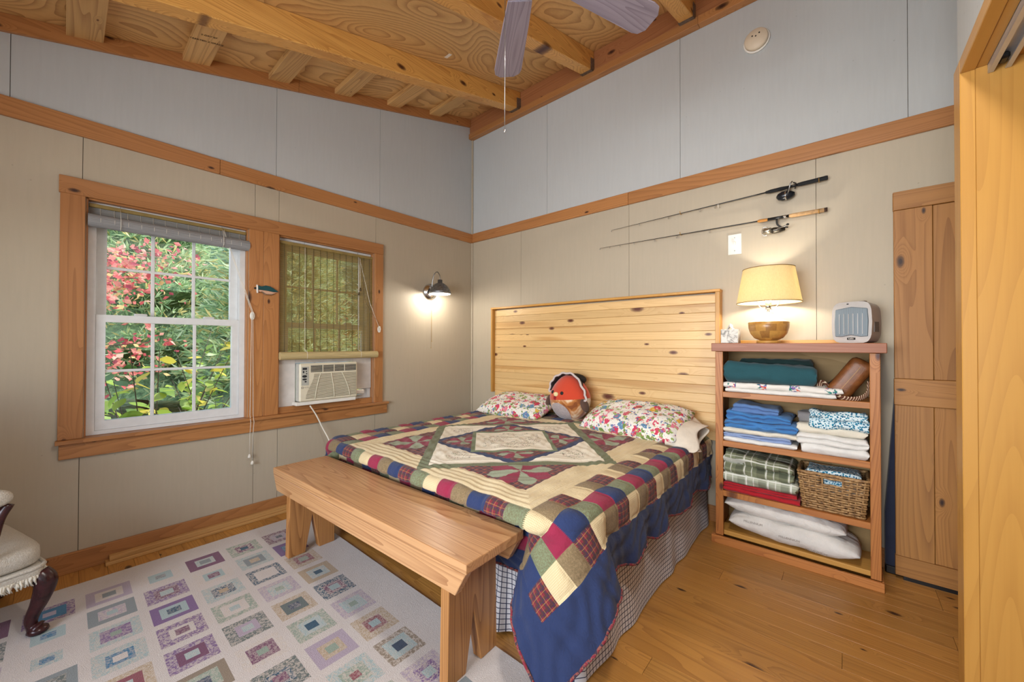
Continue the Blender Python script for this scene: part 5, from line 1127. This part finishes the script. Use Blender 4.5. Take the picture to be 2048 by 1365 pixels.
pc = [onx(620, 812, .045), onx(632, 830, .05), onx(645, 856, .06), onx(660, 886, .10)]
cdd = tube('power_cord', spline([tuple(p) for p in pc]+[(.14, -1.62, .30), (.12, -1.55, .02), (.10, -1.3, .006)], 40), .005, M_CORD, None, 8); adopt(cdd, ac)

# ================================================================== FISH ORNAMENT ON THE MULLION
fo = empty('fish_ornament', (.022, -2.06, 1.625), label='green and white fish-shaped ornament on the board between the windows', cat='ornament')
a_ = onx(509, 580, .035); b_ = onx(558, 582, .035); ym = (a_[1]+b_[1])/2; hw = abs(b_[1]-a_[1])/2; fo.location = (.022, ym, (a_[2]+b_[2])/2)
def fishpart(n, pts, m, x0, x1): prism(n, [(p*hw, q) for p, q in pts], x0, x1, 'x', m, fo, .002)
fishpart('back', [(-.72, .030), (-.45, .024), (-.1, .034), (.3, .030), (.98, -.004), (.6, -.008), (.0, -.002), (-.70, .0)], plain('teal_enamel', '#174a50', .3), .001, .016)
fishpart('belly', [(-.70, -.001), (.0, -.003), (.6, -.009), (.93, -.006), (.4, -.026), (-.05, -.027), (-.35, -.012), (-.62, -.016)], plain('pale_pink_enamel', '#cfa58c', .4), .001, .014)
fishpart('belly_edge', [(-.38, -.012), (-.05, -.028), (.4, -.027), (.6, -.020), (.4, -.033), (-.1, -.034), (-.42, -.020)], M_CHROME, .001, .015); fishpart('tail_band', [(-.84, .034), (-.73, .032), (-.72, .0), (-.70, -.024), (-.80, -.026), (-.83, .0)], M_WHITEP, .001, .018); fishpart('pin', [(-1.0, .014), (-.84, .016), (-.84, .002), (-1.0, .002)], MBK, .001, .01)

# ================================================================== CEILING FAN (hub above the frame)
fx, fy, fz = 2.31, -1.90, 2.70
fan = empty('ceiling_fan', (fx, fy, fz), label='ceiling fan with weathered grey wooden blades and a pull chain', cat='ceiling fan')
MBL = {}
MFB = wood(('#9a92a0', '#8a808e', '#665c6c', '#50465a'), 'x', 14, 9, .9, .05, .6, .5, .4)
cz = z_ply(fy)-fz
lathe('canopy', [(.0, cz-.02), (.075, cz-.025), (.07, cz-.07), (.02, cz-.09), (.0, cz-.09)], M_METAL, fan, n=30, caps=False); tube('downrod', [(0, 0, .08), (0, 0, cz-.05)], .012, M_METAL, fan, 12)
lathe('motor_housing', [(.0, .10), (.05, .10), (.10, .07), (.115, .03), (.105, -.02), (.06, -.05), (.05, -.09), (.0, -.095)], M_METAL, fan, n=36, caps=False)
v, f = boxvf(.17, .655, -.066, .066, -.004, .004); v2 = []
bm = bmesh.new(); pts = [(.17, -.052), (.30, -.060), (.58, -.072), (.61, -.066), (.632, -.038), (.632, .038), (.61, .066), (.58, .072), (.30, .060), (.17, .052)]
nb = len(pts); bvf = [(x, y, -.004) for x, y in pts]+[(x, y, .004) for x, y in pts]; bff = [tuple(range(nb-1, -1, -1)), tuple(range(nb, 2*nb))]+[(i, (i+1) % nb, (i+1) % nb+nb, i+nb) for i in range(nb)]; bm.free()
bme = bpy.data.meshes.new('blade'); bme.from_pydata(bvf, [], bff); bme.materials.append(MFB); bme.update()
for k in range(5):
    a = math.radians(138.5-72*k); o = bpy.data.objects.new('blade', bme); link(o, fan); o.rotation_euler = (math.radians(-9), 0, a); o.location = (0, 0, 0)
    M = Matrix.Rotation(a, 4, 'Z'); i_ = boxes('blade_iron', [(.09, .22, -.02, .02, .005, .010)], M_METAL, fan); i_.location = M @ Vector(i_.location); i_.rotation_euler = (0, 0, a)
ch = ray(1003, 262); dch = .96; cp = CAM+ch*(1.0/np.linalg.norm(ch[:2]))*0.98
ctop = fz-.09; cl_xy = (fx-.083*RV[0], fy-.083*RV[1])
dz = np.hypot(cl_xy[0]-CAM[0], cl_xy[1]-CAM[1])/np.hypot(ch[0], ch[1]); zend = CAM[2]+ch[2]*dz
tube('pull_chain', [(cl_xy[0]-fx, cl_xy[1]-fy, -.085), (cl_xy[0]-fx, cl_xy[1]-fy, zend-fz+.006)], .0013, M_METAL, fan, 6); ellipsoid('chain_bell', (cl_xy[0]-fx, cl_xy[1]-fy, zend-fz), (.0035, .0035, .007), M_CHROME, fan, 10, 8)
# added flush ceiling lamp, unseen above the viewer, to light the room
clx, cly = 3.14, -2.25; clz = z_ply(cly)-.172-.03
cf = empty('added_ceiling_light', (clx, cly, clz), label='added round flush ceiling light, unseen above the viewer', cat='ceiling light')
lathe('base', [(.0, .03), (.15, .03), (.15, .0), (.14, -.005), (.0, -.005)], M_METAL, cf, n=36, caps=False); lathe('diffuser', [(.14, -.006), (.135, -.03), (.10, -.055), (.0, -.065)], emit('added_diffuser_glow', '#fff0dc', 3.0), cf, n=36, caps=False)
light('added_ceiling_fill', 'AREA', (clx, cly, clz-.08), 28, (1.0, .96, .90), (0, 0, 0), shape='DISK', size=.28)

# ================================================================== ARMCHAIR (cut by the left edge of the frame)
ch_ = empty('armchair', (.405, -3.391, 0.0115), math.radians(106), label='cream tweed armchair with dark cabriole legs at the left edge', cat='armchair')
def tweed():
    t = NT('cream_tweed'); v = t.obj(); n = t.noise(v, 240, 2); m = t.noise(v, 60, 3); c = t.mix(n, lin('#a59d90'), lin('#e2ddd2')); c = t.mix(t.math('MULTIPLY', m, .3), c, lin('#c6beb0'), 'MULTIPLY'); t.principled(c, .95, 0.0, t.bump(n, .6, .006)); return t.m
MTW = tweed(); MDW = plain('dark_mahogany', '#3a1a1c', .25, var=.25, scale=25)
hx, hy = .262, .300
def cushion(name, x0, x1, y0, y1, z0, z1, p=.28, crown=.02):
    V = []; nu, nv = 36, 16
    for i in range(nv+1):
        th = -math.pi/2+math.pi*i/nv
        for k in range(nu):
            a = 2*math.pi*k/nu; sg = lambda q, e: math.copysign(abs(q)**e, q)
            x, y, zq = sg(math.cos(th), p)*sg(math.cos(a), p), sg(math.cos(th), p)*sg(math.sin(a), p), sg(math.sin(th), p*1.6)
            zz = (z0+z1)/2+(z1-z0)/2*zq+(crown*(1-x*x)*(1-y*y) if zq > 0 else 0); V.append(((x0+x1)/2+(x1-x0)/2*x, (y0+y1)/2+(y1-y0)/2*y, zz))
    F = [(i*nu+k, i*nu+(k+1) % nu, (i+1)*nu+(k+1) % nu, (i+1)*nu+k) for i in range(nv) for k in range(nu)]
    return mesh(name, V, F, MTW, ch_, True)
cushion('seat', -hx+.03, hx-.006, -hy+.01, hy-.008, .288, .382); cushion('seat_rail', -hx, hx-.012, -hy, hy-.010, .240, .296, .12, 0)
tube('welt', [(x, y, .290) for x, y in [(-hx+.02, hy-.012)]+[(hx-.05+.05*math.cos(a)-.008, hy-.055+.05*math.sin(a)-.006) for a in np.linspace(math.pi/2, 0, 8)]+[(hx-.05+.05*math.cos(a)-.008, -hy+.055+.05*math.sin(a)) for a in np.linspace(0, -math.pi/2, 8)]+[(-hx+.02, -hy+.004)]], .008, MTW, ch_, 8)
def fringe():
    parts = []; rr = random.Random(2); path = [(x, hy-.004) for x in np.linspace(-.2, hx-.05, 45)]+[(hx-.05+.05*math.cos(a), hy-.054+.05*math.sin(a)) for a in np.linspace(math.pi/2, 0, 12)]+[(hx, y) for y in np.linspace(hy-.06, -hy+.06, 76)]+[(hx-.05+.05*math.cos(a), -hy+.054+.05*math.sin(a)) for a in np.linspace(0, -math.pi/2, 12)]+[(x, -hy+.004) for x in np.linspace(hx-.05, -.24, 70)]
    for (x, y) in path:
        for q in range(2): parts.append(sweep([(x+rr.uniform(-.004, .004), y+rr.uniform(-.004, .004), .262), (x+rr.uniform(-.006, .008), y+rr.uniform(-.007, .007), .242), (x+rr.uniform(-.008, .012), y+rr.uniform(-.010, .010), .222+rr.uniform(0, .01))], [.005, .004, .0015], 5))
    o = mesh('fringe', *merge(parts), cloth('cream_fringe', '#ddd6c6'), ch_, True); o['kind'] = 'stuff'
fringe()
def cab(sx, sy):
    P_ = spline([(sx*.235, sy*.262, .255), (sx*.252, sy*.280, .215), (sx*.240, sy*.268, .14), (sx*.222, sy*.252, .075), (sx*.222, sy*.250, .035), (sx*.236, sy*.262, .018)], 24); n = len(P_)
    rad = [np.interp(i/(n-1), [0, .2, .5, .8, .9, 1], [.034, .037, .024, .018, .026, .030]) for i in range(n)]
    v1 = sweep(P_, rad, 14); c_ = P_[-1]; V = []; F = []
    pad_ = [(.0, .0), (.026, .0), (.034, .010), (.030, .022), (.012, .032)]; N = 16
    for r, h in pad_:
        for k in range(N): a = 2*math.pi*k/N; V.append((c_[0]+r*math.cos(a), c_[1]+r*math.sin(a), h))
    F = [(i*N+k, i*N+(k+1) % N, (i+1)*N+(k+1) % N, (i+1)*N+k) for i in range(len(pad_)-1) for k in range(N)]
    mesh('leg', *merge([v1, (V, F)]), MDW, ch_, True)
cab(1, 1); cab(1, -1)
for sy in (-1, 1): tube('leg', [(-.235, sy*.25, .27), (-.25, sy*.25, .14), (-.285, sy*.25, .0)], [.026, .022, .017], MDW, ch_, 10)
for sy in (-1, 1):
    tube('arm_post', spline([(.06, sy*.275, .35), (.10, sy*.285, .42), (.125, sy*.28, .53), (.15, sy*.278, .585)], 16), .017, MDW, ch_, 10)
    o = cushion('arm_pad', -.18, .160, sy*.275-.038, sy*.275+.038, .575, .655, .5, 0.0); tube('arm_rail', [(-.24, sy*.27, .60), (.10, sy*.275, .575)], .016, MDW, ch_, 10)
    cushion('side_upholstery', -.25, .08, sy*.275-.035, sy*.275+.035, .31, .43, .5, 0)
bk2 = cushion('backrest', -.30, -.19, -hy+.02, hy-.02, .40, 1.02, .3, 0.0); tube('back_frame', [(-.25, -hy, .30), (-.27, -hy+.005, .7), (-.26, -hy+.04, 1.0), (-.26, 0, 1.06), (-.26, hy-.04, 1.0), (-.27, hy-.005, .7), (-.25, hy, .30)], .018, MDW, ch_, 8)

# ================================================================== OUTSIDE
GZ = -.55
def ground_mat():
    t = NT('leaf_litter'); v = t.obj(False); vo = t.voro(v, 9); c = t.ramp(t.sep(vo['Color'])[0], [(0, lin('#d0b878')), (.3, lin('#a89860')), (.6, lin('#e6d8a8')), (.85, lin('#7a8a4a'))], 'CONSTANT'); c = t.mix(t.math('MULTIPLY', t.noise(v, .7, 4), .8), c, lin('#6f7f4a')); t.principled(c, .9, 0.0, t.bump(vo['Distance'], .6, .03)); return t.m
V = []; nx_, ny_ = 50, 60
for i in range(nx_):
    for j in range(ny_): x = -.2-45*i/(nx_-1); y_ = -22+50*j/(ny_-1); V.append((x, y_, GZ+.12*nz(x*.4, y_*.4)+.022*max(0, -x-3)))
gr = npmesh('ground', np.array(V), gridvf(nx_, ny_)[:, ::-1], ground_mat()); tag(gr, 'leaf-strewn garden ground outside the window', 'ground', kind='structure')
def leafmat(name, cols, trans=.45):
    t = NT(name); r = t.n('ShaderNodeNewGeometry').outputs['Random Per Island']; c = t.ramp(r, [(i/len(cols), lin(q)) for i, q in enumerate(cols)], 'CONSTANT'); d = t.n('ShaderNodeBsdfDiffuse'); s = t.n('ShaderNodeBsdfTranslucent'); t.put(d.inputs[0], c); t.put(s.inputs[0], c)
    mx = t.n('ShaderNodeMixShader'); mx.inputs[0].default_value = trans; t.put(mx.inputs[1], d.outputs[0]); t.put(mx.inputs[2], s.outputs[0]); t.t.links.new(mx.outputs[0], t.out.inputs[0]); return t.m
def leaf_cloud(name, centers, size, mat, parent, rs, aspect=.5, spread=1.0):
    """diamond leaves with a fold, in one foliage mesh"""
    n = len(centers); c = np.asarray(centers); d = rs.normal(size=(n, 3)); d[:, 2] *= spread; d /= np.linalg.norm(d, axis=1, keepdims=True); u = np.cross(d, rs.normal(size=(n, 3))); u /= np.linalg.norm(u, axis=1, keepdims=True)
    sz = size*(.6+.8*rs.random(n))[:, None]; nn = np.cross(d, u)
    V = np.stack([c, c+d*sz*.5+u*sz*aspect*.5+nn*sz*.08, c+d*sz, c+d*sz*.5-u*sz*aspect*.5+nn*sz*.08], 1).reshape(-1, 3); Q = np.arange(4*n).reshape(-1, 4)
    o = npmesh(name, V, Q, mat, parent, False); o['kind'] = 'stuff'; return o
RS = np.random.RandomState(11); MBARK = plain('bark', '#5a4c40', .95, var=.2, scale=12, bump=.4)
PINE = leafmat('pine_needles', ['#94b07c', '#a9c08e', '#bccc9e', '#7f9c74', '#d0dcb4', '#c8b87c']); PINE2 = leafmat('blue_pine_needles', ['#8cae90', '#a4c0a4', '#bccfb6', '#7a9c84', '#d0dec6'])
def pine(x, y, h, w, n, mat, label, base=.12):
    t = empty('pine_tree', (x, y, GZ), label=label, cat='tree', group='pine trees in the garden'); tube('trunk', [(0, 0, 0), (.05, 0, h*.5), (0, 0, h)], [.05*w, .035*w, .01], MBARK, t, 8)
    m = n//6; f = RS.random(m)**.85; a = RS.random(m)*6.283; whorl = .55+.45*np.cos((f*h*2.6) % 1*6.283)      # branches in whorls
    rr = w*(1-f)**.72*(.30+.70*np.sqrt(RS.random(m)))*(.75+.25*whorl); zz = h*(base+(1-base)*f)-.16*rr+.06*RS.normal(size=m)
    c = np.stack([rr*np.cos(a), rr*np.sin(a), zz], 1); ax = np.stack([np.cos(a), np.sin(a), np.full(m, .35)], 1)
    # each tuft is a spray of six needle bundles
    cc = np.repeat(c, 6, 0); d = np.repeat(ax, 6, 0)+RS.normal(size=(6*m, 3))*.55; d /= np.linalg.norm(d, axis=1, keepdims=True); u = np.cross(d, RS.normal(size=(6*m, 3))); u /= np.linalg.norm(u, axis=1, keepdims=True)
    L_ = (.10+.018*h)*(.7+.6*RS.random(6*m))[:, None]; V = np.stack([cc, cc+d*L_*.55+u*L_*.075, cc+d*L_, cc+d*L_*.55-u*L_*.075], 1).reshape(-1, 3)
    fo_ = npmesh('foliage', V, np.arange(len(V)).reshape(-1, 4), mat, t, False); fo_['kind'] = 'stuff'
    # opaque inner boughs that close the gaps to the sky
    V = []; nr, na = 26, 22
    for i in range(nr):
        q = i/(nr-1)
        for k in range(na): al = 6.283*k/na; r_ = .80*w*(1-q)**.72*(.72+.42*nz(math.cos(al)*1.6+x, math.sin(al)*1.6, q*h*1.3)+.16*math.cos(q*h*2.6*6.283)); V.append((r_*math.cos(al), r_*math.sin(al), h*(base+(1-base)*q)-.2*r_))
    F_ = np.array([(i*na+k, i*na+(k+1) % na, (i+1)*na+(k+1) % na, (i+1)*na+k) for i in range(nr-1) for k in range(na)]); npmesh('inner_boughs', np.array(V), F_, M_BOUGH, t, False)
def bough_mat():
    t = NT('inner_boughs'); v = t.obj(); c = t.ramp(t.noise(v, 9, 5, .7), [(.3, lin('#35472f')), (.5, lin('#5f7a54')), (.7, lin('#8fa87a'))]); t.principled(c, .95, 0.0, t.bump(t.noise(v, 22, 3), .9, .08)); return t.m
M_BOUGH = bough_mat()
pine(-6.5, .2, 6.5, 2.0, 27200, PINE, 'nearest green pine in the middle of the left window'); pine(-7.5, 3.2, 6.0, 2.1, 27200, PINE2, 'blue-green pine right of the nearest pine'); pine(-9.5, -1.8, 7.5, 2.3, 27200, PINE, 'tall pine behind the red maple'); pine(-12, 1.6, 8.5, 2.6, 30600, PINE2, 'far pine between the two near pines'); pine(-11, 5.6, 8.0, 2.6, 30600, PINE, 'pine behind the bamboo shade'); pine(-15, -3.0, 9, 2.8, 23800, PINE2, 'farthest pine at the left'); pine(-16, 4.5, 9.5, 3.0, 27200, PINE, 'farthest pine in the middle'); pine(-8.5, 8.0, 7.0, 2.2, 11900, PINE2, 'pine at the right of the garden'); pine(-14, 10, 9, 3.0, 23800, PINE, 'farthest pine at the right'); pine(-18, .5, 10, 3.2, 23800, PINE2, 'distant pine in the gap'); pine(-20, 8, 11, 3.4, 23800, PINE2, 'distant pine right of the gap')
def maple(x, y, h, label, cols, reg, n, group):
    t = empty('maple_tree', (x, y, GZ), label=label, cat='tree', group=group); tube('trunk', [(0, 0, 0), (.1, .05, h*.4), (.05, .1, h*.8)], [.09, .07, .03], MBARK, t, 8); cs = []
    for k in range(26):
        a = RS.random()*6.283; z0 = h*(.25+.6*RS.random()); Lb = reg*(.5+.6*RS.random()); p0 = np.array([.08, .06, z0]); p1 = p0+np.array([math.cos(a)*Lb, math.sin(a)*Lb, .25*Lb-.1]); m = n//26
        tube('branch', [tuple(p0), tuple(p0*.5+p1*.5+np.array([0, 0, .05])), tuple(p1)], [.02, .012, .004], MBARK, t, 5); f = .25+.85*RS.random(m)[:, None]; cs.append(p0+(p1-p0)*f+RS.normal(size=(m, 3))*np.array([.20, .20, .09]))
    leaf_cloud('foliage', np.concatenate(cs), .075, leafmat('maple_leaves', cols), t, RS, .7, .5)
maple(-4.1, -3.35, 4.0, 'red maple with crimson leaves at the left of the window', ['#b8585c', '#d07a74', '#9a4a56', '#e0a496', '#c88078', '#c9a878'], 1.25, 4200, 'maple trees in the garden'); maple(-9, 4.6, 4.2, 'orange maple seen through the bamboo shade', ['#c86a3c', '#d8884a', '#b04a34', '#d8a060'], 1.6, 2200, 'maple trees in the garden'); maple(-7.2, 1.4, 3.4, 'small rusty maple between the pines', ['#b8705a', '#c89068', '#a85a4a', '#d0a878'], 1.0, 1200, 'maple trees in the garden')
# shrubs just outside the glass: every leaf is its own piece
lv = []
for i in range(7):
    f = i/6; w = .5*math.sin(math.pi*f**.85)*.62; lv.append((w, f))
LV = [(0, 0, 0)]; 
for w, f in lv[1:-1]: LV += [(-w, f, -.10*f*f+.08*w), (0, f, -.12*f*f), (w, f, -.10*f*f+.08*w)]
LV.append((0, 1, -.16)); LF = [(0, 2, 1), (0, 3, 2)]
for i in range(len(lv)-3): a = 1+3*i; LF += [(a, a+1, a+4, a+3), (a+1, a+2, a+5, a+4)]
a = 1+3*(len(lv)-3); LF += [(a, a+1, a+3), (a+1, a+2, a+3)] if False else [(a, a+1, len(LV)-1), (a+1, a+2, len(LV)-1)]
def lmat(name, col):
    t = NT(name); r = t.n('ShaderNodeObjectInfo').outputs['Random']; c = t.mix(r, lin(col[0]), lin(col[1])); d = t.n('ShaderNodeBsdfDiffuse'); s = t.n('ShaderNodeBsdfTranslucent'); g = t.n('ShaderNodeBsdfGlossy'); g.inputs['Roughness'].default_value = .35; t.put(d.inputs[0], c); t.put(s.inputs[0], c); mx = t.n('ShaderNodeMixShader'); mx.inputs[0].default_value = .45; t.put(mx.inputs[1], d.outputs[0]); t.put(mx.inputs[2], s.outputs[0]); m2 = t.n('ShaderNodeMixShader'); m2.inputs[0].default_value = .06; t.put(m2.inputs[1], mx.outputs[0]); t.put(m2.inputs[2], g.outputs[0]); t.t.links.new(m2.outputs[0], t.out.inputs[0]); return t.m
LM = [lmat('shrub_leaf_green', ('#7c9a3c', '#a9b94e')), lmat('shrub_leaf_yellow', ('#c9b848', '#e0c95c')), lmat('shrub_leaf_dark', ('#5a7d38', '#7f9a4a'))]; LME = []
for m in LM: q = bpy.data.meshes.new('leaf'); q.from_pydata(LV, [], LF); q.materials.append(m); q.update(); q.polygons.foreach_set('use_smooth', [True]*len(q.polygons)); LME.append(q)
def shrub(x, y, label, stems, h, nleaf, rs):
    s = empty('garden_shrub', (x, y, GZ), label=label, cat='shrub', group='shrubs below the window')
    for k in range(stems):
        a = rs.random()*6.283; L = h*(.65+.4*rs.random()); lean = .25+.35*rs.random(); P_ = [(0, 0, 0), (math.cos(a)*L*lean*.4, math.sin(a)*L*lean*.4, L*.5), (math.cos(a)*L*lean, math.sin(a)*L*lean, L)]; C_ = spline(P_, 12)
        tube('stem', C_, [.007*(1-.7*i/(len(C_)-1)) for i in range(len(C_))], MBARK, s, 5)
        for j in range(nleaf):
            f = .42+.58*(j+rs.random())/nleaf; p = C_[min(len(C_)-1, int(f*(len(C_)-1)))]; o = bpy.data.objects.new('leaf', LME[rs.choice(3, p=[.5, .25, .25])]); link(o, s); o.location = (p[0]+rs.normal()*.035, p[1]+rs.normal()*.035, p[2]+rs.normal()*.03); z_ = .085+.06*rs.random(); o.scale = (z_*.95, z_, z_); o.rotation_euler = (rs.normal()*.5-.1, rs.normal()*.5, rs.random()*6.283)
rs = np.random.RandomState(4)
shrub(-1.15, -2.55, 'yellow-green leafy shrub at the lower left of the window', 15, 2.05, 19, rs); shrub(-1.55, -1.95, 'yellow-green leafy shrub at the middle of the left window', 15, 1.70, 19, rs); shrub(-1.9, -1.05, 'yellow-green leafy shrub at the lower right of the left window', 14, 1.85, 19, rs)

# ================================================================== pieces of parts hang under their part
SUBS = {'table_lamp': {'shade_trim': 'shade', 'bulb': 'socket'}, 'wall_sconce': {'shade_lining': 'shade', 'bulb': 'shade'}, 'ceiling_fan': {'chain_bell': 'pull_chain'},
        'space_heater': {'badge_lettering': 'badge', 'label_line': 'warning_label', 'grille_rib': 'grille'}, 'air_conditioner': {'button': 'control_panel', 'display': 'control_panel', 'emblem_inner': 'emblem', 'vent_slat': 'vent_shade', 'vent_bar': 'vent_shade', 'slot_shade': 'front_face', 'grille_rib': 'front_face'},
        'light_switch': {'screw': 'plate', 'toggle': 'plate'}, 'smoke_detector': {'vent_hole': 'cover'}, 'plush_bird': {'hat_brim': 'hat', 'hat_crown': 'hat'}, 'fishing_rod': {'reel_foot': 'reel', 'reel_handle': 'reel', 'reel_band': 'reel', 'reel_bail': 'reel_spool'}, 'armchair': {'welt': 'seat', 'fringe': 'seat_rail'}, 'bamboo_blind': {'hook': 'head_rail'}, 'leather_bag': {'stitching': 'body'}, 'tissue_box': {}}
def kind_of(o): return o.name.split('.')[0]
for root in [o for o in scene.objects if o.parent is None and kind_of(o) in SUBS]:
    mp = SUBS[kind_of(root)]; kids = list(root.children)
    for c in kids:
        tgt = mp.get(kind_of(c))
        if tgt is None: continue
        p = next((q for q in kids if kind_of(q) == tgt), None)
        if p is not None: c.parent = p; c.matrix_parent_inverse = p.matrix_basis.inverted()
